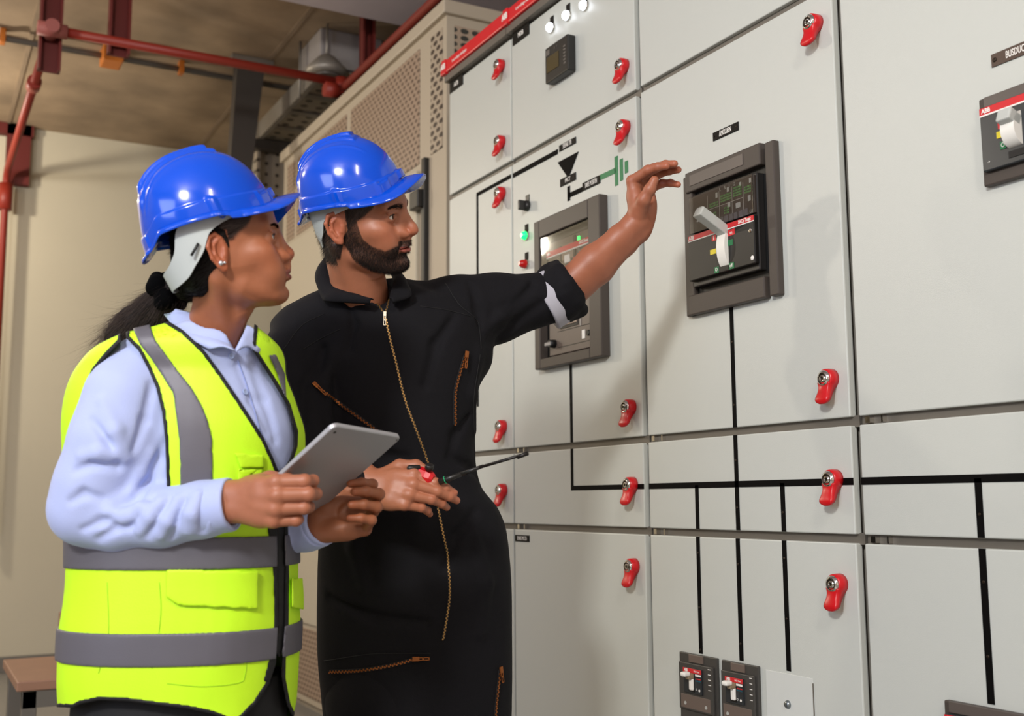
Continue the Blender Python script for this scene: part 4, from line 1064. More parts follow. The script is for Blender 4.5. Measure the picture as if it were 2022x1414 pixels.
def finish_arm(P, F, pos, Rm, sc=1.0, left=False):
    P = P.copy()
    if left: P[:, 1] *= -1; F = F[:, ::-1]
    return place(P, pos, Rm, sc), F
def nails(joints, T, pos, Rm, sc, left, curl, parent, m):
    b = MB()
    Q = [(J[2], J[3]) for J in joints]+[(T[-2], T[-1])]
    for n_, (a, c) in enumerate(Q):
        d = (c-a)/np.linalg.norm(c-a); up = np.array([0, 0, 1.]) if n_ < 4 else np.array([.1, .75, .65]); 
        if n_ < 4: up = np.array([d[2]*0, 0, 1.]); up = np.cross(np.cross(d, [0, 1., 0]), d)*-1; up = up/np.linalg.norm(up); up = up if (np.cross(d, [0, 1., 0])@up) > 0 else -up
        up = up-d*(up@d); up /= np.linalg.norm(up); s_ = np.cross(up, d)
        r = .0062 if n_ < 4 else .0076
        V = []; 
        for t in np.linspace(-.35, 1.25, 6):
            for w in np.linspace(-1, 1, 5):
                ww = w*.0048*(1.25 if n_ == 4 else 1)*(1-.25*max(0, t-.8)); V.append(c-d*.004+d*(.0075*t-.002)+s_*ww+up*(r*1.02-.0022*w*w-.0013*t*t))
        V = np.array(V)
        if left: V[:, 1] *= -1
        V = place(V, pos, Rm, sc); Fq = [(i*5+j, i*5+j+1, (i+1)*5+j+1, (i+1)*5+j) for i in range(5) for j in range(4)]
        MB().raw([tuple(v) for v in V], Fq, 0, smooth=True).build('fingernail', m, parent)

# ---------------------------------------------------------------- cloth helpers
def V3(px, py, d): return atd(px, py, d)
VR = np.array([CR[0], CR[1], 0]); VR /= np.linalg.norm(VR); VF = np.array([CF[0], CF[1], 0]); VF /= np.linalg.norm(VF)
def torso(f, rows, k=.01, pw=2.3, smooth=2):
    """rows: (py, pxL, pxR, depth, half thickness) - stacked superelliptic sections aligned with the view"""
    T = []
    for py, xl, xr, d, b in rows:
        c = V3((xl+xr)/2, py, d); T.append((c[2], c[0], c[1], (xr-xl)/2*d/F_, b))
    T = np.array(sorted(T))
    def fn(x, y, z):
        zz = z.ravel(); g = [pchip(T[:, 0], T[:, i], zz)[None, None, :] for i in range(1, 5)]
        u = (x-g[0])*VR[0]+(y-g[1])*VR[1]; w = (x-g[0])*VF[0]+(y-g[1])*VF[1]
        r = ((np.abs(u)/g[2])**pw+(np.abs(w)/g[3])**pw)**(1/pw)
        m = np.minimum(g[2], g[3])
        return np.maximum((r-1)*m, np.maximum(z-T[-1, 0], T[0, 0]-z))
    R_ = T[:, 3].max()+.02
    f.apply(fn, (T[:, 1].min()-R_, T[:, 2].min()-R_, T[0, 0]), (T[:, 1].max()+R_, T[:, 2].max()+R_, T[-1, 0]), k)
    return f
def FB(pts, pad, h):
    P = np.array(pts); pad = np.array(pad)*np.ones(3); return Field(P.min(0)-pad, P.max(0)+pad, h)
def renorm(f):
    g = np.gradient(f.v, f.h); m = np.sqrt(g[0]**2+g[1]**2+g[2]**2); f.v = f.v/np.clip(m, .35, 3); f.v = box_blur(f.v, 1); return f
def polysd(px, py, poly):
    """signed distance (negative inside) to a polygon, arrays in, same unit out"""
    d = np.full(px.shape, 1e9, np.float32); ins = np.zeros(px.shape, bool); n = len(poly)
    for i in range(n):
        ax, ay = poly[i]; bx, by = poly[(i+1) % n]; ex, ey = bx-ax, by-ay; wx, wy = px-ax, py-ay
        t = np.clip((wx*ex+wy*ey)/(ex*ex+ey*ey+1e-9), 0, 1); d = np.minimum(d, (wx-t*ex)**2+(wy-t*ey)**2)
        c = ((ay > py) != (by > py)); ins ^= c & (px < ex*(py-ay)/(ey if ey != 0 else 1e-9)+ax)
    return np.where(ins, -1, 1)*np.sqrt(d)
def projgrid(P):
    x, y, z = P; dx, dy, dz = x-CAM[0], y-CAM[1], z-CAM[2]
    w = dx*CF[0]+dy*CF[1]+dz*CF[2]
    return W_/2+F_*(dx*CR[0]+dy*CR[1]+dz*CR[2])/w, H_/2-F_*(dx*CU[0]+dy*CU[1]+dz*CU[2])/w, w
def polyfield(f, poly, dmin, dmax, soft=.0):
    """metric signed distance to the volume seen through a pixel polygon between two depths"""
    c = np.array([V3(x, y, d) for x, y in poly for d in (dmin, dmax)]); out = np.full(f.n, .05, np.float32)
    sl, P = f.crop(c.min(0)-.03, c.max(0)+.03)
    px, py, w = projgrid(P); d = polysd(px, py, poly)*w/F_
    out[sl] = np.maximum(d, np.maximum(dmin-w, w-dmax)); return out
def copyf(f, v): g = object.__new__(Field); g.h = f.h; g.lo = f.lo; g.n = f.n; g.ax = f.ax; g.v = v.astype(np.float32); return g
def shell(f, off, thick): return np.maximum(f.v-off, -(f.v-off+thick))
def creases(f, bvh, lines, r=.004, k=.012, op='s', lift=0.0):
    """soft folds that follow pixel paths on the surface; lines: list of pixel paths"""
    for ln in lines:
        pts = []
        for q in ln:
            p, n = hit(bvh, q[0], q[1], lift)
            if p is not None: pts.append(p)
        m = len(pts)
        if m > 1: f.chain(pts, [r*(.35+.65*sin(pi*(i+.3)/(m-.4))) for i in range(m)], k, op)
def densify(pts, n):
    P = np.array(pts, float); s = np.r_[0, np.cumsum(np.linalg.norm(np.diff(P, axis=0), axis=1))]; q = np.linspace(0, s[-1], n)
    return np.stack([pchip(s, P[:, i], q) for i in range(P.shape[1])], 1)
def ribbon(inner, outer, th, n=24, rows=5, bulge=.006):
    """collar like strip between two 3D polylines with thickness and a gentle bulge"""
    A = densify(inner, n); B = densify(outer, n); G = []
    for j in range(rows):
        t = j/(rows-1); G.append(A*(1-t)+B*t)
    G = np.array(G); nr_ = np.cross(G[:, 1:, :][:, :n-1]-G[:, :-1, :], np.gradient(G, axis=0)[:, :-1, :]); nr_ = np.concatenate([nr_, nr_[:, -1:]], 1)
    nr_ /= np.maximum(np.linalg.norm(nr_, axis=2), 1e-9)[..., None]
    c = CAM-G; sgn = np.sign((nr_*c).sum(2).mean()); nr_ *= sgn
    prof = np.sin(np.linspace(0, pi, rows))[:, None, None]*bulge
    top = G+nr_*(prof+th/2); bot = G+nr_*(prof-th/2)
    P = np.concatenate([top.reshape(-1, 3), bot.reshape(-1, 3)]); N_ = rows*n; F = []
    for j in range(rows-1):
        for i in range(n-1):
            a = j*n+i; F.append([a, a+1, a+n+1, a+n]); F.append([N_+a, N_+a+n, N_+a+n+1, N_+a+1])
    for i in range(n-1):
        F.append([i, N_+i, N_+i+1, i+1]); a = (rows-1)*n+i; F.append([a, a+1, N_+a+1, N_+a])
    for j in range(rows-1):
        a = j*n; F.append([a, a+n, N_+a+n, N_+a]); a = j*n+n-1; F.append([a, N_+a, N_+a+n, a+n])
    return P, np.array(F)
def lids(parent, pos, Rm, sc, ey=.0315, ex=.0795, ez=.0135):
    """dark lash line on the upper lids"""
    b = MB()
    for y in (-1, 1):
        pts = []
        for t in np.linspace(-1, 1, 11):
            yy = ey+.0008+t*.0125; zz = ez+.0002+.0056*math.sqrt(max(0, 1-t*t*.96)); rr = math.sqrt(max(0, .0150**2-(yy-ey)**2-(zz-ez)**2)); pts.append((ex+rr-.0002, y*yy, zz))
        MB().tube([Vector(q) for q in place(np.array(pts), pos, Rm, sc)], [.0004+.0008*sin(pi*i/10) for i in range(11)], seg=6).build('eyelashes', mat('lash black', '120b08', .6), parent)
def brows(parent, pos, Rm, sc, Ph, Nh, m, n=420, zoff=0.0, th=.0036):
    """brow strands on head points Ph with normals Nh"""
    roots = []; dirs = []
    for y in (-1, 1):
        t = RNG.random(n); zc = .0315+.0045*np.sin(t*2.6)+zoff; yy = .010+.036*t; zz = zc+RNG.normal(size=n)*th*(.62-.42*t)
        for i in range(n):
            d2 = (Ph[:, 1]-y*yy[i])**2+(Ph[:, 2]-zz[i])**2+(Ph[:, 0] < .06)*1; j = int(np.argmin(d2)); roots.append(Ph[j]); dd = np.array([-.25, y*1.0, .35-.6*t[i]])+RNG.normal(size=3)*.12; dd = dd-Nh[j]*(dd@Nh[j])+Nh[j]*.22; dirs.append(dd)
        hairs(place(np.array(roots), pos, Rm, sc), np.array(dirs)@np.array(Rm).T, RNG.uniform(.004, .008, len(roots))*sc, .00028*sc, 'eyebrow', m, parent); roots = []; dirs = []
def surf_sample(P, F, N, mask, n):
    """random points on quads whose first vertex is in the mask"""
    ids = np.nonzero(mask[F].all(1))[0]
    if not len(ids): return np.zeros((0, 3)), np.zeros((0, 3))
    q = RNG.choice(ids, n); a, b = RNG.random((2, n, 1)); f = F[q]
    p = (P[f[:, 0]]*(1-a)+P[f[:, 1]]*a)*(1-b)+(P[f[:, 3]]*(1-a)+P[f[:, 2]]*a)*b
    return p, N[f[:, 0]]
def zipper(bvh, path, parent, w, m_teeth, m_tape, lift=.0015, pull=None, step=.0042, name='zipper', m_pull=None):
    """toothed zip laid on the garment along a pixel path"""
    pts = []; nn = []
    for q in densify(path, max(12, int(len(path)*8))):
        p, n = hit(bvh, q[0], q[1], lift)
        if p is not None and (not pts or np.linalg.norm(p-pts[-1]) < .06): pts.append(p); nn.append(n)
    P = np.array(pts); s = np.r_[0, np.cumsum(np.linalg.norm(np.diff(P, axis=0), axis=1))]; m = max(4, int(s[-1]/step)); q = np.linspace(0, s[-1], m)
    C = np.stack([np.interp(q, s, P[:, i]) for i in range(3)], 1); N = np.stack([np.interp(q, s, np.array(nn)[:, i]) for i in range(3)], 1)
    for _ in range(6): C[1:-1] = .25*C[:-2]+.5*C[1:-1]+.25*C[2:]; N[1:-1] = .25*N[:-2]+.5*N[1:-1]+.25*N[2:]
    N /= np.linalg.norm(N, axis=1)[:, None]; Tn = np.gradient(C, axis=0); Tn /= np.linalg.norm(Tn, axis=1)[:, None]; S = np.cross(N, Tn)
    b = MB()
    V = []; Fc = []
    for i in range(m): V += [C[i]-S[i]*w*1.0-N[i]*.001, C[i]+S[i]*w*1.0-N[i]*.001, C[i]+S[i]*w*.9+N[i]*.0004, C[i]-S[i]*w*.9+N[i]*.0004]
    for i in range(m-1):
        for k in range(4): Fc.append((i*4+k, i*4+(k+1) % 4, (i+1)*4+(k+1) % 4, (i+1)*4+k))
    b.raw([tuple(v) for v in V], Fc, 1)
    for i in range(m):
        for sd in (0, 1):
            if (i+sd) % 2: continue
            o = C[i]+S[i]*w*(.22 if sd else -.22)+N[i]*.0008; e = [o+S[i]*sx*w*.42+Tn[i]*tx*step*.40+N[i]*nx*.0011 for sx in (-1, 1) for tx in (-1, 1) for nx in (-1, 1)]
            b.raw([tuple(v) for v in e], [(0, 1, 3, 2), (4, 6, 7, 5), (0, 4, 5, 1), (2, 3, 7, 6), (0, 2, 6, 4), (1, 5, 7, 3)], 0)
    o = b.build(name, [m_teeth, m_tape], parent)
    if pull is not None:
        i = 0 if pull[0] == 's' else m-1; sg = 1 if pull[0] == 's' else -1
        dirp = np.array(pull[1], float) if pull[1] is not None else Tn[i]*sg; dirp = dirp-N[i]*(dirp@N[i]); dirp /= np.linalg.norm(dirp)
        Rp = frame(dirp, N[i]); M = Matrix.Translation(Vector(C[i]+N[i]*.003)) @ Matrix(Rp.tolist()).to_4x4(); L = pull[2]
        pb = MB(); pb.box(-w*1.6, w*1.6, -w*1.0, w*1.0, -.002, .002, bev=.001, M=M); pb.box(w*1.2, L, -w*.75, -w*.35, .000, .0018, bev=.0004, M=M); pb.box(w*1.2, L, w*.35, w*.75, .000, .0018, bev=.0004, M=M)
        pb.box(L-w*.5, L, -w*.75, w*.75, .000, .0018, bev=.0004, M=M); pb.box(L*.45, L*.6, -w*.75, w*.75, .000, .0018, bev=.0004, M=M)
        pb.build('zip_pull', m_pull or m_teeth, o)
    return o
# ================================================================ WOMAN
m_blue = mat('glossy blue shell', '0048c6', .17, coat=.35, bump=.02, bscale=12)
m_strap = mat('pale grey strap plastic', 'b4bab8', .45)
m_lash = mat('dark brown hair', '0d0806', 1.0, spec=.0)
def woman():
    c0 = V3(380, 1100, 1.92)
    W = empty('person', (float(c0[0]), float(c0[1]), 0), 'person in a lime hi-vis vest, pale blue shirt and blue hard hat holding a tablet', 'person')
    sk = mat('warm brown skin', 'b87a58', .48, attr='Col', sss=.12, bump=.08, bscale=300, ssc=(1, .4, .25))
    SKC, LIP = '9c5f40', '7d3a30'
    # ---- head
    sc = .935; Rm = rotz(R(-19))@roty(-R(11.5))@rotx(R(6))@np.diag([.90, 1, 1]); Ri = np.linalg.inv(Rm); pos = V3(454, 503, 1.83)
    ne = Ri@(V3(414, 690, 1.895)-pos)/sc; nf = Ri@(VR*.024-VF*.012)/sc
    f = make_head(dict(jaw=.88, w=.98, neck=.0445, brow=.35, neck_end=ne, neck_fwd=nf, lips=1.2, nose=.965, nosew=1.04, nosez=.0025, bridge=-.003, eyex=.0785, chinx=-.009, short=.90, mouthw=1.0, mouthx=-.002, cheek=.001, full=1))
    Ph, Fh = f.mesh(1); Ph0 = Ph; Ph = shorten(Ph, .90); Nh = vnormals(Ph, Fh)
    ch = skin_colors(Ph0, SKC, LIP)
    m = sm(.0, .010, Ph[:, 2]-np.interp(Ph[:, 0], [-.1, -.03, -.018, .012, .03, .05, .066], [-.055, -.030, .004, .010, .022, .036, .06])+noise3(Ph, 40, 2)*.004)*(Ph[:, 0] < .068)
    m = np.where((np.abs(Ph[:, 1]) > .0695) & (Ph[:, 0] > -.045) & (Ph[:, 0] < .006) & (Ph[:, 2] < .034), 0, m)
    ch = ch*(1-.95*m[:, None])+np.array(lin('1a110d'))*.95*m[:, None]
    Pw = place(Ph, pos, Rm, sc)
    # ---- arms and hands
    # right hand (near): back of hand to the camera, fingers to the right over the tablet back
    wr = V3(466, 988, 1.745); kn = V3(545, 986, 1.70)
    el = V3(300, 1022, 1.775)
    X = kn-wr; Rr = frame(X, -CF*1.0+CU*.10-CR*.18)
    Pr, Fr, Jr, Tr = make_hand([(34, 66, 34), (38, 72, 36), (42, 76, 38), (46, 78, 38)], (0, 0, 0, -1), [(.020, .020, -.010), (.048, .030, -.026), (.076, .028, -.034), (.097, .020, -.036)],
                               elbow=Rr.T@(el-wr), fore=(.020, .020, .0225), wrist_w=.0095, maxfore=.035, fat=1.08)
    hs = 1.0
    Cr = hand_col(Pr, 'a0654a', Jr, Tr); Qr, Gr = finish_arm(Pr, Fr, wr, Rr, hs)
    # left hand (far): wraps the right edge, finger tips on the tablet back
    wl = V3(626, 1038, 1.895); kl = V3(706, 1016, 1.905)
    Xl = kl-wl; Rl = frame(Xl, CF*1.0-CU*.62+CR*.2); ell_ = V3(470, 1075, 2.04)
    Pl, Fl, Jl, Tl = make_hand([(62, 70, 18), (60, 72, 18), (62, 74, 20), (64, 78, 22)], (5, 1, -3, -8), [(.020, .020, -.010), (.045, .036, -.012), (.068, .046, -.006), (.088, .050, .002)],
                               elbow=(Rl.T@(ell_-wl))*np.array([1, -1, 1]), fore=(.025, .025, .0225), wrist_w=.0095, maxfore=.05, fat=1.0)
    Cl = hand_col(Pl, '935a3c', Jl, Tl); Ql, Gl = finish_arm(Pl, Fl, wl, Rl, hs, left=True)
    # coarse core of the body inside the clothes
    fc = FB([V3(150, 1414, 1.9), V3(600, 600, 1.9)], .2, .008)
    fc.chain([V3(425, 665, 1.90), V3(400, 720, 1.92), V3(385, 900, 1.94), V3(380, 1100, 1.93), V3(370, 1350, 1.92)], [.035, .07, .09, .085, .10], .02)
    fc.chain([V3(290, 735, 1.87), V3(215, 850, 1.82), V3(170, 1000, 1.81)], [.042, .038, .030], .012)
    fc.chain([V3(170, 1010, 1.80), V3(300, 1022, 1.775), V3(462, 993, 1.75)], [.028, .025, .018], .01)
    fc.chain([V3(505, 755, 2.04), V3(515, 900, 2.06), V3(500, 1060, 2.03), V3(628, 1042, 1.895)], [.04, .036, .028, .020], .01)
    Pc, Fc = fc.mesh(1)
    P, F = joinPF((Pw, Fh), (Qr, Gr), (Ql, Gl), (Pc, Fc)); C = np.concatenate([ch, Cr, Cl, np.tile(np.array(lin(SKC)), (len(Pc), 1))])
    np_mesh(P, F, 'body', sk, W, colors=C)
    nm = mat('pink nail', 'c98f7c', .25)
    nails(Jr, Tr, wr, Rr, hs, False, None, W, nm); nails(Jl, Tl, wl, Rl, hs, True, None, W, nm)
    eyes(W, pos, Rm, sc, '33211a', (R(-4), R(2)), ex=.0785); lids(W, pos, Rm, sc, ex=.0785)
    brows(W, pos, Rm, sc, Ph, Nh, m_lash, 330, th=.0028)
    # ---- shirt
    h = .0032
    f = FB([V3(110, 1110, 1.72), V3(110, 1110, 1.9), V3(690, 600, 1.75), V3(600, 600, 2.12)], (.04, .04, .02), h)
    rows = [(628, 392, 470, 1.875, .045), (642, 362, 490, 1.875, .058), (655, 325, 505, 1.885, .07), (672, 285, 525, 1.89, .085), (692, 248, 540, 1.90, .10), (715, 225, 548, 1.91, .112), (750, 205, 554, 1.92, .122), (800, 175, 578, 1.92, .132),
            (860, 165, 592, 1.92, .142), (920, 160, 592, 1.92, .145), (1000, 162, 584, 1.92, .145), (1090, 160, 580, 1.92, .15)]
    torso(f, rows)
    f = renorm(f)
    # near sleeve
    f.chain([V3(282, 738, 1.85), V3(252, 785, 1.82), V3(222, 870, 1.80), V3(188, 960, 1.795), V3(166, 1003, 1.795)], [.054, .062, .064, .060, .054], .03)
    f.chain([V3(170, 1010, 1.79), V3(238, 1026, 1.785), V3(320, 1022, 1.77), V3(400, 1005, 1.76), V3(462, 996, 1.752)], [.052, .0475, .045, .042, .040], .02)
    # far sleeve
    f.chain([V3(505, 755, 2.04), V3(515, 860, 2.06), V3(505, 985, 2.05)], [.050, .048, .045], .02)
    f.chain([V3(510, 1036, 2.02), V3(560, 1048, 1.96), V3(605, 1042, 1.915), V3(632, 1036, 1.89)], [.042, .040, .039, .038], .016)
    # cuffs: hollow ends
    cdir = (V3(462, 996, 1.752)-V3(400, 1005, 1.76)); cdir /= np.linalg.norm(cdir); ce = V3(463, 995, 1.752)
    def cut(f, p, d, r):
        def fn(x, y, z): return -((x-p[0])*d[0]+(y-p[1])*d[1]+(z-p[2])*d[2])
        q = p+d*r; f.apply(lambda x, y, z: np.maximum(fn(x, y, z), np.sqrt((x-q[0])**2+(y-q[1])**2+(z-q[2])**2)-r*1.6), q-r*1.7, q+r*1.7, .002, 's')
        f.cone(p-d*.05, p+d*.03, .030, .034, .003, 's')
    cut(f, ce-cdir*.004, cdir, .06)
    ldir = V3(634, 1032, 1.885)-V3(605, 1042, 1.915); ldir /= np.linalg.norm(ldir); le = V3(642, 1030, 1.885)
    cut(f, le-ldir*.012, ldir, .05)
    vn = polyfield(f, [(418, 640), (446, 662), (462, 696), (475, 670), (488, 648), (484, 600), (418, 600)], 1.68, 1.9)
    f.v = np.maximum(f.v, -vn); f.cone(V3(425, 650, 1.885), V3(440, 600, 1.86), .056, .062, .004, 's')
    b0 = bvh_of(f.mesh(0))
    # folds
    creases(f, b0, [[(330, 868), (312, 900), (285, 935), (265, 975)], [(318, 905), (292, 950), (275, 978), (250, 1000)], [(235, 1000), (262, 985), (285, 990)], [(255, 1040), (285, 1010), (300, 985)], [(290, 1058), (310, 1025), (335, 990)],
                    [(335, 1062), (345, 1030), (368, 985)], [(400, 1050), (398, 1015), (410, 975)], [(195, 1065), (230, 1042), (262, 1040)], [(140, 990), (165, 975), (200, 985)], [(150, 930), (185, 915), (230, 925)],
                    [(180, 830), (215, 870), (235, 920)], [(300, 760), (285, 830), (262, 890)], [(165, 1045), (200, 1030), (228, 1018)], [(430, 1040), (440, 1010), (432, 965)],
                    [(470, 720), (500, 790), (530, 850)], [(500, 720), (522, 790), (545, 870)]], .0045, .012, 's')
    creases(f, b0, [[(300, 895), (278, 935), (258, 970)], [(245, 1012), (275, 1000), (300, 1003)], [(275, 1050), (295, 1020), (318, 988)], [(318, 1060), (330, 1030), (350, 985)], [(372, 1050), (378, 1015), (390, 975)],
                    [(215, 1010), (245, 1020), (262, 1018)], [(200, 790), (228, 850), (248, 905)], [(160, 900), (192, 895), (228, 900)]], .006, .014, 'u', -.003)
    v = noise3(np.stack(np.meshgrid(*[a[::6] for a in f.ax], indexing='ij'), -1).reshape(-1, 3), 7, 11, 2).reshape([len(a[::6]) for a in f.ax])
    v = np.repeat(np.repeat(np.repeat(v, 6, 0), 6, 1), 6, 2)[:f.n[0], :f.n[1], :f.n[2]]
    f.v = f.v+box_blur(v.astype(np.float32), 8)*.0028
    m_sh = mat('pale blue shirt cotton', 'a9b5e0', .8, bump=.25, bscale=500, sheen=.2)
    Ps, Fs = f.mesh(2); sh = np_mesh(Ps, Fs, 'shirt', m_sh, W)
    bs = bvh_of((Ps, Fs))
    # cuff bands
    for p, d, r in ((ce, cdir, .0415), (le, ldir, .0375)):
        b = MB(); q = p-d*.055
        b.lathe(tuple(p-d*.062), tuple(d), [(0, r-.002), (.002, r+.0025), (.054, r+.0015), (.058, r), (.058, r-.004), (.03, r-.007), (.0, r-.01)], 0, 40); b.build('cuff', m_sh, W)
    # collar
    def onS(pts, lift, fd=1.88):
        o = []
        for q in densify(pts, 12):
            p, n = hit(bs, q[0], q[1]); o.append(CAM+(p-CAM)*(1-lift/1.8) if p is not None else V3(q[0], q[1], fd))
        o = np.array(o)
        for _ in range(8): o[1:-1] = .25*o[:-2]+.5*o[1:-1]+.25*o[2:]
        return o
    for q in (ribbon(onS([(346, 611), (368, 613), (398, 622), (424, 637), (447, 660), (463, 693)], .030, 1.86), onS([(326, 623), (331, 637), (354, 654), (380, 672), (400, 684), (413, 690)], .010), .003, 30, 6, .007),
              ribbon(onS([(464, 696), (471, 678), (481, 660), (487, 642)], .022, 1.85), onS([(482, 676), (497, 690), (514, 704), (513, 664)], .014, 1.86), .003, 24, 6, .003)):
        np_mesh(*q, 'collar', m_sh, W)
    m_btn = mat('pale blue button', '9fb0d8', .3)
    for q in ((457, 702), (483, 775), (505, 846)):
        p, n = hit(bs, *q, .001)
        if p is not None: MB().lathe(tuple(p), tuple(n), [(0, .0052), (.0018, .0052), (.002, .004), (.0012, .0035)], 0, 16).build('button', m_btn, W)
    pl = []
    for q in densify([(470, 712), (490, 770), (512, 845), (535, 905)], 24):
        p, n = hit(bs, *q, .0008)
        if p is not None: pl.append(Vector(p))
    MB().tube(pl, .0011, seg=6).build('placket_seam', mat('shirt seam', '8a98cc', .8), W)
    # ---- vest
    h = .0028
    g = FB([V3(120, 1440, 1.72), V3(120, 1440, 2.12), V3(605, 605, 1.72), V3(605, 605, 2.12)], (.02, .02, .01), h)
    rows = [(626, 392, 470, 1.875, .045), (636, 364, 488, 1.88, .060), (645, 325, 505, 1.885, .072), (658, 285, 522, 1.89, .088), (672, 236, 537, 1.895, .102), (690, 198, 550, 1.90, .115), (715, 172, 560, 1.91, .127), (750, 151, 567, 1.92, .137), (800, 138, 583, 1.92, .148),
            (860, 135, 597, 1.92, .157), (920, 136, 597, 1.92, .160), (1000, 142, 588, 1.92, .158), (1060, 146, 584, 1.92, .158), (1140, 147, 584, 1.92, .162), (1190, 143, 586, 1.92, .166), (1245, 134, 587, 1.92, .170), (1320, 129, 583, 1.92, .172), (1380, 130, 580, 1.92, .172), (1435, 150, 570, 1.92, .165)]
    torso(g, rows); g = renorm(g)
    v = noise3(np.stack(np.meshgrid(*[a[::8] for a in g.ax], indexing='ij'), -1).reshape(-1, 3)*np.array([1, 1, .45]), 5, 4, 2).reshape([len(a[::8]) for a in g.ax])
    v = np.repeat(np.repeat(np.repeat(v, 8, 0), 8, 1), 8, 2)[:g.n[0], :g.n[1], :g.n[2]]
    g.v = g.v+box_blur(v.astype(np.float32), 10)*.0045
    neck = [(326, 630), (362, 652), (402, 690), (436, 736), (470, 786), (500, 832), (522, 866), (540, 905), (550, 930), (560, 926), (572, 905), (580, 880), (581, 852), (566, 800), (535, 748), (508, 706), (497, 690), (510, 560), (320, 560)]
    armh = [(249, 668), (272, 690), (292, 728), (308, 765), (320, 815), (326, 870), (329, 955), (330, 1010), (300, 1068), (158, 1050), (160, 900), (170, 778), (188, 732), (214, 700), (240, 674), (243, 560), (246, 560)]
    armf = [(548, 690), (560, 700), (575, 740), (600, 790), (640, 900), (640, 1060), (600, 1000), (598, 830), (570, 760)]
    front = [(547, 1030), (561, 1030), (563, 1140), (562, 1240), (557, 1290), (556, 1340), (566, 1392), (590, 1440), (455, 1440), (505, 1392), (532, 1350), (545, 1310), (549, 1240), (548, 1140)]
    hem = [(100, 1450), (100, 1396), (146, 1398), (158, 1391), (195, 1383), (250, 1385), (310, 1393), (370, 1400), (420, 1411), (470, 1430), (480, 1450)]
    A_ = [polyfield(g, neck, 1.6, 2.02), polyfield(g, armh, 1.5, 1.925), polyfield(g, front, 1.6, 1.95), polyfield(g, hem, 1.5, 2.3)]
    arm2 = np.full(g.n, .05, np.float32)
    t = copyf(g, arm2); t.cone(V3(545, 745, 1.98), V3(640, 860, 2.05), .075, .09, .004); A_.append(t.v)
    # centre front overlap strip shows as black zip line
    cutv = np.minimum.reduce(A_)
    vest = copyf(g, np.maximum(np.maximum(g.v, -(g.v+.0045)), -cutv))
    m_lime = mat('lime hi-vis polyester', 'c6f91e', .6, bump=.18, bscale=420, emit='b8ff10', estr=.0)
    m_tape = mat('grey reflective tape', '605e66',   .5, .15, bump=.1, bscale=500)
    m_bind = mat('black binding', '0b0b0d', .7)
    Pv, Fv = vest.mesh(1); vo = np_mesh(Pv, Fv, 'hi_vis_vest', m_lime, W); bv = bvh_of((Pv, Fv))
    def patch(poly, off, th, dmin, dmax, name, m, extra=None, cut=True):
        a = polyfield(g, poly, dmin, dmax); vv = np.maximum(np.maximum(g.v-off, -(g.v-off+th)), a); vv = np.maximum(vv, -cutv) if cut else vv
        if extra is not None: vv = np.maximum(vv, extra)
        P_, F_2 = copyf(g, vv).mesh(1)
        return np_mesh(P_, F_2, name, m, vo) if len(P_) else None
    # binding along every cut edge (6-8 mm)
    bd = np.maximum(np.maximum(g.v-.0016, -(g.v+.006)), np.maximum(-cutv, cutv-.0068))
    np_mesh(*copyf(g, bd).mesh(1), 'binding', m_bind, vo)
    # front zip line between the two panels, wide at the bottom
    fr = [(541, 925), (566, 925), (564, 1240), (556, 1300), (530, 1330), (545, 1240)]
    patch([(527, 1030), (551, 1032), (553, 1240), (549, 1300), (534, 1352), (520, 1345), (534, 1290), (541, 1240), (540, 1140)], .0022, .006, 1.6, 1.95, 'zip_strip', m_bind)
    patch([(544, 1020), (565, 1020), (566, 1150), (564, 1260), (553, 1300), (543, 1290), (548, 1240), (546, 1140)], -.001, .008, 1.6, 1.95, 'zip_strip', m_bind, cut=False)
    # vertical tapes
    patch([(258, 640), (296, 640), (306, 670), (347.5, 727), (378, 765), (399, 801), (412, 835), (419.5, 870), (421, 1030), (356, 1030), (356, 954), (354, 870), (342, 778), (322, 745), (298.6, 709), (276, 680)], .0042, .0055, 1.6, 1.95, 'reflective_tape', m_tape)
    patch([(530, 700), (545, 700), (563, 738), (566, 790), (558, 775), (549, 742)], .0042, .0055, 1.6, 2.02, 'reflective_tape', m_tape)
    # waist tapes (between level planes)
    for (pa, pb) in (((313, 1062), (313, 1126)), ((313, 1249), (313, 1315))):
        z1 = V3(*pa, 1.765)[2]; z0 = V3(*pb, 1.765)[2]
        zz = g.ax[2][None, None, :]+0*g.v
        vv = np.maximum(np.maximum(np.maximum(g.v-.0038, -(g.v+.0015)), np.maximum(zz-z1, z0-zz)), -cutv)
        np_mesh(*copyf(g, vv).mesh(1), 'reflective_tape', m_tape, vo)
    patch([(328, 1124), (510, 1127), (510, 1203), (352, 1196), (328, 1180)], .0075, .005, 1.6, 1.9, 'pocket_flap', m_lime)
    patch([(463, 894), (521, 897), (522, 925), (475, 925)], .0065, .004, 1.6, 1.9, 'pocket_flap', m_lime)
    patch([(470, 925), (520, 925), (520, 1000), (470, 1000)], .0035, .003, 1.6, 1.9, 'chest_pocket', m_lime)
    patch([(576, 1142), (600, 1142), (600, 1204), (576, 1200)], .008, .006, 1.6, 2.0, 'pocket_flap', m_lime)
    b = MB(); ms = mat('lime seam', '93c40c', .7)
    for ln in ([(315, 1150), (318, 1200), (314, 1250), (300, 1320)], [(212, 1150), (215, 1240), (195, 1330)], [(330, 1350), (400, 1356), (480, 1345), (492, 1250)]):
        q = [hit(bv, *z, .0003)[0] for z in densify(ln, 20)]; q = [Vector(z) for z in q if z is not None]
        if len(q) > 2: b.tube(q, .0007, seg=5)
    b.build('stitching', ms, vo)
    # ---- trousers and boots
    t = FB([V3(130, 1330, 1.92)*np.array([1, 1, 0]), V3(600, 1330, 1.92)], (.2, .2, .0), .009)
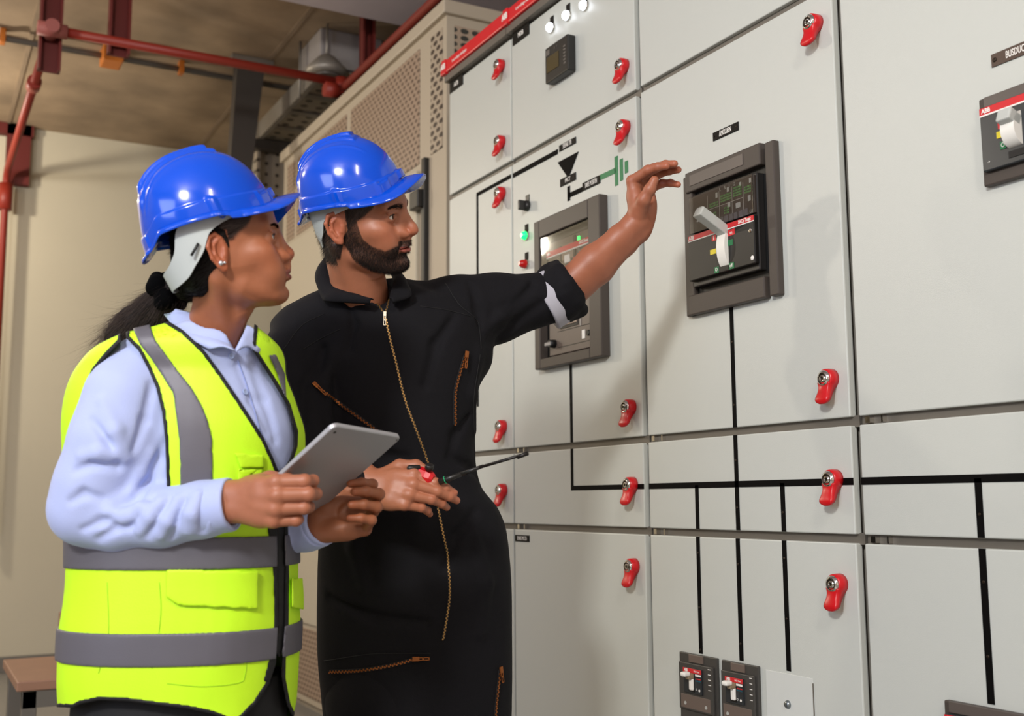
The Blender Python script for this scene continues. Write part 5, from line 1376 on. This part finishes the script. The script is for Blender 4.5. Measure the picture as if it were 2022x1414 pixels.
    torso(t, [(1330, 160, 560, 1.92, .14), (1400, 152, 562, 1.92, .148), (1470, 150, 562, 1.92, .15)], .01)
    for (px, d, lx) in ((300, 1.87, -1), (440, 1.99, 1)):
        a = V3(px, 1430, d); a2 = a.copy(); kx = a.copy(); kx[2] = .46; fx_ = a.copy(); fx_[2] = .1
        t.chain([a, kx, fx_], [.098, .066, .052], .03)
    m_tr = mat('black trousers', '101013', .8, bump=.2, bscale=300)
    np_mesh(*t.mesh(1), 'trousers', m_tr, W)
    for (px, d) in ((300, 1.87), (440, 1.99)):
        a = V3(px, 1430, d); fw = Rm@np.array([1, 0, 0]); fw[2] = 0; fw /= np.linalg.norm(fw)
        s = Field(a*np.array([1, 1, 0])-np.array([.25, .25, 0.021]), a*np.array([1, 1, 0])+np.array([.25, .25, .22]), .007)
        base = a*np.array([1, 1, 0]); s.cone(base+[0, 0, .05], base+[0, 0, .15], .045, .05, .02); s.cone(base-fw*.03+[0, 0, .045], base+fw*.15+[0, 0, .035], .042, .034, .02)
        s.box(base+fw*.06+np.array([0, 0, .012]), (.135, .045, .012), .008, .006, rot=frame(fw, (0, 0, 1)))
        np_mesh(*s.mesh(1), 'shoe', mat('black work shoe', '15120f', .5), W)
    # ---- hard hat
    Rh = rotz(R(-9))@roty(-R(25.5))@rotx(R(2)); hp = V3(419.7, 446.3, 1.83)
    helmet(W, hp, Rh, .90, m_blue, m_blue); harness(W, hp+CU*.0, Rh, .985, m_strap)
    # ---- hair: cap over the back of the head, ponytail and scrunchie
    hf = Field((-.19, -.10, -.20), (.06, .12, .10), .0028)
    hf.ell((-.018, 0, .022), (.0905, .0765, .088), .01)
    hf.ell((-.052, 0, -.022), (.045, .050, .040), .02)
    hf.ell((.070, 0, .03), (.075, .12, .16), .012, 's')
    hf.box((.03, 0, -.10), (.10, .12, .075), .01, .03, 's', rot=roty(R(-38)))
    for s_ in (-1, 1):
        hf.ell((-.012, s_*.083, -.006), (.021, .016, .033), .006, 's')
    hb = Ri@(V3(350, 562, 1.93)-pos)/sc; hf.chain([(-.055, .0, -.02), (np.array([-.06, 0, -.03])+hb)/2, hb], [.046, .034, .022], .02)
    Pf, Ff = hf.mesh(2); 
    m_hair = mat('black brown hair', '120c0a', .65, bump=.6, bscale=90, detail=6, spec=.2)
    Pf = Pf+vnormals(Pf, Ff)*(noise3(Pf*np.array([1, 1, 1]), 60, 2)*.0010)[:, None]
    ho = np_mesh(place(Pf, pos, Rm, sc), Ff, 'hair', m_hair, W)
    N2 = vnormals(Pf, Ff); p_, n_ = surf_sample(Pf, Ff, N2, (Pf[:, 0] < .05), 2600)
    dd = np.tile([-.8, 0, -.5], (len(p_), 1))+RNG.normal(size=p_.shape)*.15; dd = dd-n_*(dd*n_).sum(1)[:, None]*.9
    hairs(place(p_, pos, Rm, sc), dd@Rm.T, RNG.uniform(.008, .02, len(p_)), .00022, 'hair_strands', m_lash, ho)
    p_, n_ = surf_sample(Ph, Fh, Nh, m > .4, 5000)
    dd = np.tile([-.9, 0, -.15], (len(p_), 1))+n_*.12+RNG.normal(size=p_.shape)*.12
    hairs(place(p_, pos, Rm, sc), dd@Rm.T, RNG.uniform(.010, .022, len(p_)), .00022, 'temple_hair', m_lash, ho)
    # ponytail from scrunchie down the back
    pt = [V3(345, 575, 1.93), V3(310, 610, 1.95), V3(272, 640, 1.955), V3(248, 668, 1.96), V3(232, 700, 1.975), V3(225, 740, 2.0)]
    q = FB(pt, .06, .0035)
    q.chain(pt, [.026, .033, .034, .032, .026, .014], .01)
    Pq, Fq = q.mesh(2); Nq = vnormals(Pq, Fq); ax_ = (pt[3]-pt[1]); ax_ /= np.linalg.norm(ax_)
    Pq = Pq+Nq*(.0016*np.sin(noise3(Pq-ax_*(Pq@ax_)[:, None]*.9, 22, 8)*9))[:, None]
    po = np_mesh(Pq, Fq, 'ponytail', m_hair, W)
    p_, n_ = surf_sample(Pq, Fq, vnormals(Pq, Fq), np.ones(len(Pq), bool), 3800)
    dd = ax_+n_*.35+RNG.normal(size=p_.shape)*.18+np.array([0, 0, -.15]); hairs(p_, dd, RNG.uniform(.02, .055, len(p_)), .00020, 'hair_strands', mat('brown hair ends', '33211a', .6), po, bend=np.tile([0, 0, -.3], (len(p_), 1))+RNG.normal(size=p_.shape)*.3)
    s = FB([V3(300, 605, 1.92), V3(350, 550, 1.93)], .05, .003)
    cc = V3(333, 575, 1.935); ax2 = pt[1]-pt[0]; ax2 /= np.linalg.norm(ax2); u = np.cross(ax2, [0, 0, 1]); u /= np.linalg.norm(u); w_ = np.cross(ax2, u)
    rp = [cc+u*.028*cos(a)+w_*.028*sin(a) for a in np.linspace(0, 2*pi, 19)]
    s.chain(rp, [.010+.004*sin(i*2.3) for i in range(19)], .006)
    s.chain([cc, V3(322, 568, 1.92), V3(310, 562, 1.915), V3(303, 568, 1.912)], [.012, .013, .014, .012], .008)
    s.chain([cc, V3(330, 590, 1.91), V3(318, 600, 1.905)], [.012, .016, .012], .008)
    np_mesh(*s.mesh(1), 'scrunchie', mat('black velvet', '060607', 1.0, spec=.05), W)
    # ear studs
    m_st = mat('silver stud', 'dfe3ea', .15, .9)
    for (px, py, r) in ((435.5, 519.5, .0042), (443, 519, .0026)):
        p, n = hit(bvh_of((Pw, Fh)), px, py, .0012)
        if p is not None:
            t_ = bmesh.new(); bmesh.ops.create_uvsphere(t_, u_segments=14, v_segments=10, radius=r); t_.transform(Matrix.Translation(Vector(p))); b = MB(); b.add(t_, 0, None, True); b.build('ear_stud', m_st, W)
    return W
woman()
# ---------------------------------------------------------------- tablet
def tablet():
    tl = V3(661, 841, 1.69); W_t, H_t = .170, .242; best = None
    for d2 in np.linspace(1.60, 1.95, 200):
        tr = V3(795, 864, d2)
        e = abs(np.linalg.norm(tr-tl)-W_t)
        if d2 > 1.69 and (best is None or e < best[0]): best = (e, d2, tr)
    tr = best[2]; u = (tr-tl)/np.linalg.norm(tr-tl); bb = None
    for t in np.linspace(.8, 2.6, 90):
        px, py = 661-104*t, 841+96*t
        for d3 in np.linspace(1.4, 2.0, 151):
            v = V3(px, py, d3)-tl; L = np.linalg.norm(v); e = abs(L-H_t)+abs((v/L)@u)*.25
            if bb is None or e < bb[0]: bb = (e, t, d3, v/L)
    v = bb[3]; v = v-u*(v@u); v /= np.linalg.norm(v); n = np.cross(u, v); n = n if n@(CAM-tl) > 0 else -n
    c = tl+u*W_t/2+v*H_t/2; Rt = np.stack([u, -v, n], 1)
    if np.linalg.det(Rt) < 0: Rt[:, 0] *= -1
    M = Matrix.Translation(Vector(c)) @ Matrix(Rt.tolist()).to_4x4()
    E_ = empty('tablet', tuple(c), 'silver grey tablet computer held by its edges with the back to the camera', 'tablet')
    b = MB(); b.box(-W_t/2, W_t/2, -H_t/2, H_t/2, -.0075, 0, bev=0)
    bm = bmesh.new(); bmesh.ops.create_cube(bm, size=1)
    for q in bm.verts: q.co = Vector((q.co.x*W_t, q.co.y*H_t, q.co.z*.0072-.0036))
    ve = [e for e in bm.edges if abs(e.verts[0].co.z-e.verts[1].co.z) > .001]; bmesh.ops.bevel(bm, geom=ve, offset=.011, segments=6, affect='EDGES', profile=.5)
    te = [e for e in bm.edges if all(q.co.z > -.001 for q in e.verts)]; bmesh.ops.bevel(bm, geom=te, offset=.003, segments=3, affect='EDGES', profile=.6)
    b = MB(); b.add(bm, 0, M, False)
    b.build('case', mat('space grey aluminium', 'b4b4b8', .42, .6), E_)
    b = MB().box(-W_t/2+.006, W_t/2-.006, -H_t/2+.008, H_t/2-.008, -.0078, -.0070, M=M); b.build('screen', mat('dark screen glass', '101418', .08), E_)
    b = MB(); sx = -1 if Rt[:, 0]@u < 0 else 1
    for (x, y, r) in ((sx*(-W_t/2+.014), H_t/2-.014, .0028), (sx*(W_t/2-.006), H_t/2-.008, .0016)): b.lathe(tuple(M@Vector((x, y, -.0002))), tuple(n), [(0, r), (.0006, r), (.0007, r*.6)], 0, 14)
    b.build('camera_lens', m_blk, E_)
    return c, Rt, W_t, H_t
TAB = tablet()
# ================================================================ MAN
def man():
    c0 = V3(800, 1100, 2.36)
    W = empty('person', (float(c0[0]), float(c0[1]), 0), 'bearded person in dark navy coveralls and blue hard hat reaching one arm towards the switchboard', 'person')
    sk = mat('tanned skin', 'c08264', .46, attr='Col', sss=.12, bump=.1, bscale=260, ssc=(1, .4, .25))
    SKC, LIP = 'a3674b', '934a3f'
    sc = .985; Rm = rotz(R(-45))@roty(R(4.5))@rotx(R(22)); pos = V3(709, 438, 2.245)
    ne = Rm.T@(V3(718, 622, 2.35)-pos)/sc; nf = Rm.T@(VR*.010-VF*.022)/sc
    f = make_head(dict(jaw=1.0, w=.97, neck=.0565, brow=1.0, neck_end=ne, neck_fwd=nf, lips=.95, nose=1.02, nosew=.95, bridge=.003, chinx=-.004, open=.0014, eyex=.0785))
    Ph, Fh = f.mesh(1); Ph0 = Ph; Ph = shorten(Ph, .94); Nh = vnormals(Ph, Fh)
    Pw = place(Ph, pos, Rm, sc)
    ch = skin_colors(Ph0, SKC, LIP)
    x, y, z = Ph0.T; ay = np.abs(y)
    nz = noise3(Ph, 30, 21, 3)*.004
    zl = np.interp(x, [-.02, .012, .022, .034, .048, .062, .078, .090, .10], [.05, .045, .030, -.022, -.036, -.045, -.049, -.044, -.040])
    zlo = np.interp(x, [-.02, -.004, .012, .04, .07, .1], [-.02, -.045, -.072, -.100, -.112, -.120])+noise3(Ph, 25, 4, 2)*.004
    face = sm(0, .007, zl+nz-z)*sm(-.012, -.002, x)*sm(-.006, .008, z-zlo)
    earm = (ay > .066)*(x < .006)*(z > -.036)*(z < .034); face = face*(1-earm)
    lipm = (ay < .0245)*(z > -.0665)*(z < -.0455)*(x > .088); face = face*(1-lipm*np.clip(1-((np.abs(z+.0545))/.0105)**4, 0, 1))
    under = (x > .088)*(z > -.044)*(ay > .030); face = face*(1-under)
    must = sm(-.0345, -.0385, z)*(z > -.050)*(ay < .030)*(x > .088); face = np.maximum(face, must*(ay > .002))
    face = np.where((z > -.040)*(x > .095)*(ay < .03), must, face)
    hairm = sm(.004, .010, z-np.interp(x, [-.1, -.02, .0, .02, .04, .062, .075], [-.085, -.075, -.02, .0, .012, .03, .07]))*(x < .075)
    nape = (x < -.030)*(z > -.088+.0)*(z < .06); hairm = np.maximum(hairm, nape*sm(-.088, -.075, z))
    hairm = np.where((ay > .066)&(x > -.04)&(x < .004)&(z < .034)&(z > -.034), 0, hairm)
    dk = np.array(lin('241812')); mm = np.clip(.82*face+.95*hairm, 0, .96)[:, None]; ch = ch*(1-mm)+dk*mm
    # arms: left (raised) hand by the switchboard
    wl = V3(1264, 442, 2.50); kl = V3(1262, 338, 2.505); Xl = kl-wl
    Rl = frame(Xl, -CR*.76+CF*.64+CU*.06)
    el = V3(1112, 582, 2.50)
    Pl, Fl, Jl, Tl = make_hand([(67, 16, 10), (66, 17, 10), (67, 17, 10), (76, 20, 12)], (0, 0, 0, -2), [(.020, .022, -.012), (.042, .034, -.032), (.062, .034, -.048), (.080, .032, -.058)],
                               elbow=(Rl.T@(el-wl))*np.array([1, -1, 1]), fore=(.0335, .0300, .0265), wrist_w=.011, maxfore=.205, left=True, fat=1.06)
    hs = 1.07
    Cl = hand_col(Pl, '9c5f45', Jl, Tl); Ql, Gl = finish_arm(Pl, Fl, wl, Rl, hs, left=True)
    # right hand with the tester
    wr = V3(728, 962, 2.10); kr = V3(808, 963, 2.075); Xr = kr-wr; Rr = frame(Xr, -CF*.86+CU*.42-CR*.1); er = V3(600, 930, 2.20)
    Pr, Fr, Jr, Tr = make_hand([(24, 18, 12), (30, 24, 16), (34, 30, 18), (40, 36, 20)], (-15, -7, 0, 6), [(.022, .024, -.006), (.050, .048, -.014), (.080, .052, -.022), (.104, .044, -.028)],
                               elbow=Rr.T@(er-wr), fore=(.044, .038, .0275), wrist_w=.011, maxfore=.08)
    Cr = hand_col(Pr, 'a5684c', Jr, Tr); Qr, Gr = finish_arm(Pr, Fr, wr, Rr, 1.0)
    fc = FB([V3(600, 1300, 2.36), V3(1000, 560, 2.36)], .2, .009)
    fc.chain([V3(730, 610, 2.38), V3(790, 800, 2.39), V3(800, 1000, 2.38), V3(810, 1200, 2.38)], [.05, .085, .09, .09], .03)
    fc.chain([V3(910, 605, 2.42), V3(1000, 600, 2.46), V3(1120, 575, 2.50)], [.045, .04, .030], .02)
    fc.chain([V3(575, 720, 2.30), V3(600, 880, 2.23), V3(640, 955, 2.15), V3(700, 962, 2.11)], [.045, .04, .034, .026], .02)
    Pc, Fc = fc.mesh(1)
    P, F = joinPF((Pw, Fh), (Ql, Gl), (Qr, Gr), (Pc, Fc)); C = np.concatenate([ch, Cl, Cr, np.tile(np.array(lin(SKC)), (len(Pc), 1))])
    np_mesh(P, F, 'body', sk, W, colors=C)
    nm = mat('pale nail', 'd8a08a', .25)
    nails(Jl, Tl, wl, Rl, hs, True, None, W, nm); nails(Jr, Tr, wr, Rr, 1.0, False, None, W, nm)
    eyes(W, pos, Rm, sc, '2e1c12', (R(12), R(3)), ex=.0785); lids(W, pos, Rm, sc, ex=.0785)
    m_bh = mat('near black hair', '160d09', .6, spec=.3)
    brows(W, pos, Rm, sc, Ph, Nh, m_bh, 520, th=.0048)
    # beard strands
    p_, n_ = surf_sample(Ph, Fh, Nh, face > .35, 15000)
    dd = np.stack([np.where(p_[:, 2] < -.09, .7, -.15+0*p_[:, 0]), 0*p_[:, 0], -1+0*p_[:, 0]], 1)+n_*.55+RNG.normal(size=p_.shape)*.28
    edge = np.clip(-(p_[:, 2]-np.interp(p_[:, 0], [0, .03, .048, .062, .078, .1], [.03, -.02, -.036, -.045, -.049, -.040]))/.02, .25, 1)
    L = RNG.uniform(.0035, .0075, len(p_))*np.where(p_[:, 0] > .088, .8, edge)
    hairs(place(p_, pos, Rm, sc), dd@Rm.T, L, .00017, 'beard', m_bh, W)
    p_, n_ = surf_sample(Ph, Fh, Nh, hairm > .5, 9000)
    dd = np.stack([-.5+0*p_[:, 0], 0*p_[:, 0], -.8+0*p_[:, 0]], 1)+n_*.35+RNG.normal(size=p_.shape)*.15
    hairs(place(p_, pos, Rm, sc), dd@Rm.T, RNG.uniform(.007, .013, len(p_)), .0002, 'hair', m_bh, W)
    # ---- coveralls
    h = .0036
    f = FB([V3(500, 1440, 2.2), V3(500, 1440, 2.55), V3(1020, 530, 2.2), V3(1180, 500, 2.6), V3(1180, 500, 2.35)], (.02, .02, .01), h)
    rows = [(548, 690, 780, 2.40, .05), (562, 665, 815, 2.40, .07), (576, 635, 855, 2.395, .085), (594, 592, 900, 2.39, .098), (615, 556, 925, 2.385, .11), (645, 535, 945, 2.38, .12), (700, 560, 948, 2.38, .13),
            (760, 600, 943, 2.38, .138), (850, 620, 938, 2.375, .14), (915, 628, 940, 2.375, .138), (960, 632, 950, 2.375, .138), (1005, 631, 985, 2.375, .142), (1050, 630, 1001, 2.375, .146), (1130, 629, 1007, 2.375, .146), (1260, 630, 1010, 2.375, .142), (1400, 637, 1012, 2.375, .13), (1450, 642, 1010, 2.375, .12)]
    torso(f, rows); f = renorm(f)
    # raised sleeve
    f.chain([V3(812, 612, 2.40), V3(905, 612, 2.43), V3(975, 610, 2.46), V3(1078, 588, 2.495)], [.058, .073, .075, .060], .025)
    f.chain([V3(905, 640, 2.42), V3(925, 700, 2.40)], [.07, .05], .04)
    # right sleeve
    f.chain([V3(572, 712, 2.31), V3(588, 800, 2.26), V3(602, 890, 2.21), V3(620, 940, 2.18)], [.068, .064, .058, .054], .03)
    f.chain([V3(614, 938, 2.185), V3(655, 950, 2.145), V3(700, 960, 2.112)], [.054, .046, .042], .02)
    # leg split
    f.chain([V3(868, 1290, 2.20), V3(862, 1440, 2.22)], [.006, .020], .05, 's')
    b0 = bvh_of(f.mesh(0))
    creases(f, b0, [[(930, 560), (945, 610), (950, 660)], [(965, 640), (1000, 610), (1050, 560)], [(985, 670), (1020, 640), (1070, 600)], [(935, 800), (900, 860), (890, 900)], [(700, 860), (760, 900), (800, 905)], [(640, 690), (600, 760), (598, 830)],
                    [(890, 905), (930, 925), (944, 940)], [(640, 960), (700, 985), (800, 990)], [(940, 1010), (900, 1060), (880, 1120)], [(650, 1180), (740, 1220), (840, 1230)], [(690, 600), (700, 640), (690, 690)], [(900, 620), (860, 680), (840, 760)]], .006, .018, 's')
    creases(f, b0, [[(955, 655), (990, 625), (1035, 560)], [(945, 700), (930, 780), (935, 850)], [(660, 700), (640, 760), (650, 830)], [(720, 1000), (700, 1080), (720, 1160)], [(940, 1060), (960, 1150), (950, 1250)]], .008, .022, 'u', -.004)
    v = noise3(np.stack(np.meshgrid(*[a[::8] for a in f.ax], indexing='ij'), -1).reshape(-1, 3)*np.array([1, 1, .5]), 5, 9, 2).reshape([len(a[::8]) for a in f.ax])
    v = np.repeat(np.repeat(np.repeat(v, 8, 0), 8, 1), 8, 2)[:f.n[0], :f.n[1], :f.n[2]]
    f.v = f.v+box_blur(v.astype(np.float32), 10)*.005
    # neck opening
    f.cone(V3(757, 602, 2.24), V3(745, 540, 2.36), .012, .05, .006, 's')
    m_cov = mat('dark navy cotton', '0c0b10', .85, bump=.3, bscale=450, spec=.25)
    Pm, Fm = f.mesh(2)
    # legs below the frame, joined into the same garment
    t = FB([V3(650, 1430, 2.37)*np.array([1, 1, 0]), V3(1000, 1250, 2.37)], (.2, .2, .0), .009)
    for (px, d) in ((752, 2.355), (898, 2.395)):
        a = V3(px, 1370, d); a_ = V3(px, 1330, d); k_ = a.copy(); k_[2] = .46; ft = a.copy(); ft[2] = .09; t.chain([a_, a, k_, ft], [.112, .116, .092, .080], .02)
    Pt, Ft = t.mesh(1)
    P, F = joinPF((Pm, Fm), (Pt, Ft)); cov = np_mesh(P, F, 'coveralls', m_cov, W); bm_ = bvh_of((Pm, Fm))
    for (px, d) in ((752, 2.355), (898, 2.395)):
        a = V3(px, 1405, d); fw = Rm@np.array([1, 0, 0]); fw[2] = 0; fw /= np.linalg.norm(fw); base = a*np.array([1, 1, 0])
        s = Field(base-np.array([.25, .25, 0.021]), base+np.array([.25, .25, .22]), .007)
        s.cone(base+[0, 0, .06], base+[0, 0, .17], .05, .055, .02); s.cone(base-fw*.03+[0, 0, .05], base+fw*.17+[0, 0, .042], .048, .04, .02); s.box(base+fw*.07+np.array([0, 0, .014]), (.15, .05, .014), .008, .006, rot=frame(fw, (0, 0, 1)))
        np_mesh(*s.mesh(1), 'boot', mat('black work shoe', '15120f', .5), W)
    # rolled cuff with light lining on the raised arm
    ax_ = V3(1140, 552, 2.50)-V3(1078, 592, 2.495); ax_ /= np.linalg.norm(ax_); cc = V3(1108, 577, 2.50)
    q = FB([cc], .11, .0028); up = np.cross(ax_, CR); up /= np.linalg.norm(up); sd = np.cross(ax_, up)
    def band(F_, c, a, r0, r1, L, wv, k=.004, seed=0, th=.010):
        # thick fabric ring, slightly wavy
        n = 26; U = np.cross(a, [0, 0, 1.]); U /= np.linalg.norm(U); Vv = np.cross(a, U)
        for j in range(3):
            o = (j-1)*L/2; r = r0+(r1-r0)*j/2
            pts = [c+a*(o+wv*sin(3*t_+seed+j))+U*(r*(1+.05*sin(2*t_+j)))*cos(t_)+Vv*r*(1+.04*cos(3*t_))*sin(t_) for t_ in np.linspace(0, 2*pi, n)]
            F_.chain(pts, [th*(1+.18*sin(i*1.7+j)) for i in range(n)], k)
    band(q, cc, ax_, .055, .057, .030, .003, .010, 1, .0115)
    band(q, cc+ax_*.010+CU*.004, ax_, .061, .058, .022, .004, .004, 4, .0075)
    np_mesh(*q.mesh(1), 'rolled_cuff', m_cov, cov)
    q = FB([cc], .12, .003); q.cone(cc-ax_*.055, cc-ax_*.005, .0675, .0665, .002); q.cone(cc-ax_*.08, cc-ax_*.036, .09, .09, .002, 's') if False else None
    def cap(F_, p, d):
        F_.v = np.maximum(F_.v, (F_.ax[0][:, None, None]-p[0])*d[0]+(F_.ax[1][None, :, None]-p[1])*d[1]+(F_.ax[2][None, None, :]-p[2])*d[2])
    cap(q, cc-ax_*.050-sd*0, -ax_); cap(q, cc-ax_*.004, ax_)
    q.cone(cc-ax_*.08, cc+ax_*.05, .050, .050, .002, 's')
    np_mesh(*q.mesh(1), 'sleeve_lining', mat('pale grey lining', 'a9a8b2', .6, bump=.2, bscale=300), cov)
    # collar
    inn = [V3(716, 506, 2.45), V3(690, 500, 2.44), V3(664, 508, 2.39), V3(658, 540, 2.33), V3(684, 570, 2.28), V3(712, 584, 2.255), V3(738, 592, 2.242)]
    out = [V3(712, 500, 2.46), V3(676, 503, 2.455), V3(641, 512, 2.40), V3(624, 560, 2.31), V3(640, 594, 2.262), V3(686, 597, 2.245), V3(730, 600, 2.236)]
    np_mesh(*ribbon(inn, out, .004, 40, 7, .008), 'collar', m_cov, cov)
    inn = [V3(768, 590, 2.245), V3(772, 574, 2.27), V3(777, 556, 2.31), V3(772, 540, 2.36)]
    out = [V3(776, 598, 2.238), V3(812, 584, 2.262), V3(806, 562, 2.30), V3(797, 545, 2.36)]
    np_mesh(*ribbon(inn, out, .004, 24, 6, .006), 'collar', m_cov, cov)
    # zips
    m_br = mat('brass zip teeth', 'b9925a', .35, .85); m_cu = mat('copper zip teeth', '9a5a2c', .4, .7); m_zt = mat('black zip tape', '0c0b0e', .8); m_sv = mat('pale zip pull', 'd9d2bd', .3, .8)
    zipper(bm_, [(760, 622), (768, 660), (783, 720), (800, 790), (822, 850), (842, 905), (856, 960), (866, 1010), (876, 1060), (886, 1120), (888, 1170), (882, 1220), (875, 1262)], cov, .0036, m_br, m_zt, step=.0036, pull=('s', -CU*.2-CF*.3+CU*.0+np.array([0, 0, -1]), .026), m_pull=m_sv)
    zipper(bm_, [(736, 594), (748, 606), (759, 620)], cov, .0030, m_br, m_zt, step=.004)
    zipper(bm_, [(770, 592), (766, 606), (760, 620)], cov, .0030, m_br, m_zt, step=.004)
    zipper(bm_, [(622, 762), (660, 790), (700, 818), (744, 850)], cov, .0044, m_cu, m_zt, step=.004, pull=('s', CR*.75-CU*.8, .030), m_pull=m_cu)
    zipper(bm_, [(919, 700), (908, 735), (898, 780), (898, 838)], cov, .0044, m_cu, m_zt, step=.004, pull=('s', -CR*.25-CU*1, .030), m_pull=m_cu)
    zipper(bm_, [(652, 1327), (700, 1325), (750, 1318), (795, 1308), (822, 1300)], cov, .0046, m_cu, m_zt, step=.004, pull=('e', CR*1.0+CU*.05, .028), m_pull=m_cu)
    zipper(bm_, [(987, 1322), (984, 1350), (980, 1385), (977, 1425)], cov, .0042, m_cu, m_zt, step=.004, pull=('s', CR*.25-CU*1, .028), m_pull=m_cu)
    # seams
    b = MB()
    for ln in ([(880, 560), (905, 600), (945, 640), (950, 690)], [(640, 620), (600, 640), (560, 690)], [(598, 690), (640, 665), (672, 650)], [(830, 605), (880, 612), (930, 625)], [(640, 1305), (760, 1290), (850, 1290)], [(948, 700), (935, 800), (938, 915)]):
        q_ = [hit(bm_, *z_, .0006)[0] for z_ in densify(ln, 24)]; q_ = [Vector(z_) for z_ in q_ if z_ is not None]
        if len(q_) > 2: b.tube(q_, .0009, seg=5)
    b.build('stitching', m_zt, cov)
    # ---- hard hat
    Rh = rotz(R(-43))@roty(-R(14.5))@rotx(R(22)); hp = V3(700.1, 391.6, 2.24)
    helmet(W, hp, Rh, .89, m_blue, m_blue); harness(W, hp-CU*.003, Rh, .92, m_strap, 20)
    # ---- tester held in the right hand
    g0 = V3(828, 937, 2.055); g1 = V3(868, 957, 2.045); tip = V3(1043, 895, 2.03)
    E_ = empty('screwdriver', tuple(g0), 'long thin screwdriver with a red and black handle held at the waist', 'screwdriver')
    a = V3(796, 942, 2.06); d = (tip-V3(872, 957, 2.045)); d /= np.linalg.norm(d)
    hd = V3(872, 954, 2.075)-V3(812, 932, 2.10); hd /= np.linalg.norm(hd)
    hb = MB(); p0 = V3(812, 931, 2.10)
    hb.lathe(tuple(p0), tuple(hd), [(0, .008), (.004, .0135), (.018, .0155), (.034, .0150), (.044, .0135), (.050, .009)], 0, 8, smooth=False)
    hb.build('handle', [m_red2], E_)
    hb = MB(); q1 = V3(847, 926, 2.080); hb.lathe(tuple(q1), tuple(CU*.8-CF*.4+CR*.2), [(0, .0085), (.008, .0085), (.010, .006)], 0, 14); hb.build('grip_pad', [m_blk], E_)
    hb = MB(); q2 = V3(828, 926, 2.09); hb.lathe(tuple(q2), tuple(-CR*.85-CF*.3+CU*.1), [(0, .0075), (.02, .006), (.024, .003)], 0, 12); hb.build('grip_pad', [m_blk], E_)
    c1 = V3(867, 952, 2.075)
    hb = MB().cyl(tuple(c1), tuple(c1+d*.045), .0062, seg=14, r2=.0045).cyl(tuple(c1+d*.045), tuple(c1+d*.09), .0045, seg=12, r2=.0032); hb.build('collar', [m_blk], E_)
    ringp = [c1+d*.012+(np.cross(d, [0, 0, 1])*cos(t)+np.cross(d, np.cross(d, [0, 0, 1]))*sin(t))*.0072 for t in np.linspace(0, 2*pi, 17)]
    MB().tube([Vector(r_) for r_ in ringp], .0009, seg=6).build('green_ring', mat('green plastic', '16a06a', .4), E_)
    MB().cyl(tuple(c1+d*.08), tuple(tip), .0029, seg=10).cyl(tuple(tip-d*.022), tuple(tip), .0040, seg=10).build('shaft', [mat('dark shaft', '1b1715', .4, .3)], E_)
man()
# ================================================================ LIGHT AND CAMERA
def area(name, loc, target, sx, sy, power, col, spread=180):
    l = bpy.data.lights.new(name, 'AREA'); l.shape = 'RECTANGLE'; l.size = sx; l.size_y = sy; l.energy = power; l.color = lin(col)
    l.spread = R(spread)
    o = bpy.data.objects.new(name, l); COL.objects.link(o); o.location = loc
    o.rotation_euler = (Vector(target)-Vector(loc)).to_track_quat('-Z', 'Y').to_euler(); return o
def point(name, loc, r, power, col):
    l = bpy.data.lights.new(name, 'POINT'); l.shadow_soft_size = r; l.energy = power; l.color = lin(col)
    o = bpy.data.objects.new(name, l); COL.objects.link(o); o.location = loc; return o
area('key_light', (-3.7, -.6, 3.0), (-.4, 2.4, 1.4), .55, .45, 136, 'fcfbf8')
area('window_light', (-5.8, .5, 2.0), (0, 2.2, 1.2), 2.6, 1.7, 85, 'd6e2ff')
point('lamp_light', (-3.3, 4.5, 3.0), .08, 80, 'fff4e2')
point('lamp_light', (-2.3, 6.9, 2.95), .07, 95, 'fff4e0')
area('tube_light', (-1.6, -1.2, 3.3), (-1.2, 0, 0), .15, 1.3, 45, 'fff4e6')
w = bpy.data.worlds.new('World'); SC.world = w; w.use_nodes = True
w.node_tree.nodes['Background'].inputs[0].default_value = (*lin('ffeadb'), 1); w.node_tree.nodes['Background'].inputs[1].default_value = .75
cam = bpy.data.cameras.new('Camera'); co = bpy.data.objects.new('Camera', cam); COL.objects.link(co); SC.camera = co
cam.sensor_width = 36; cam.sensor_fit = 'HORIZONTAL'; cam.lens = F_*36/W_; cam.clip_start = .05
Mx = Matrix(((CR[0], CU[0], -CF[0], CAM[0]), (CR[1], CU[1], -CF[1], CAM[1]), (CR[2], CU[2], -CF[2], CAM[2]), (0, 0, 0, 1)))
co.matrix_world = Mx
cam.dof.use_dof = True; cam.dof.focus_distance = 2.40; cam.dof.aperture_fstop = 4.0
SC.view_settings.view_transform = 'Standard'; SC.view_settings.look = 'None'; SC.view_settings.gamma = 1; SC.view_settings.use_curve_mapping = False
SC.view_settings.exposure = 0.0
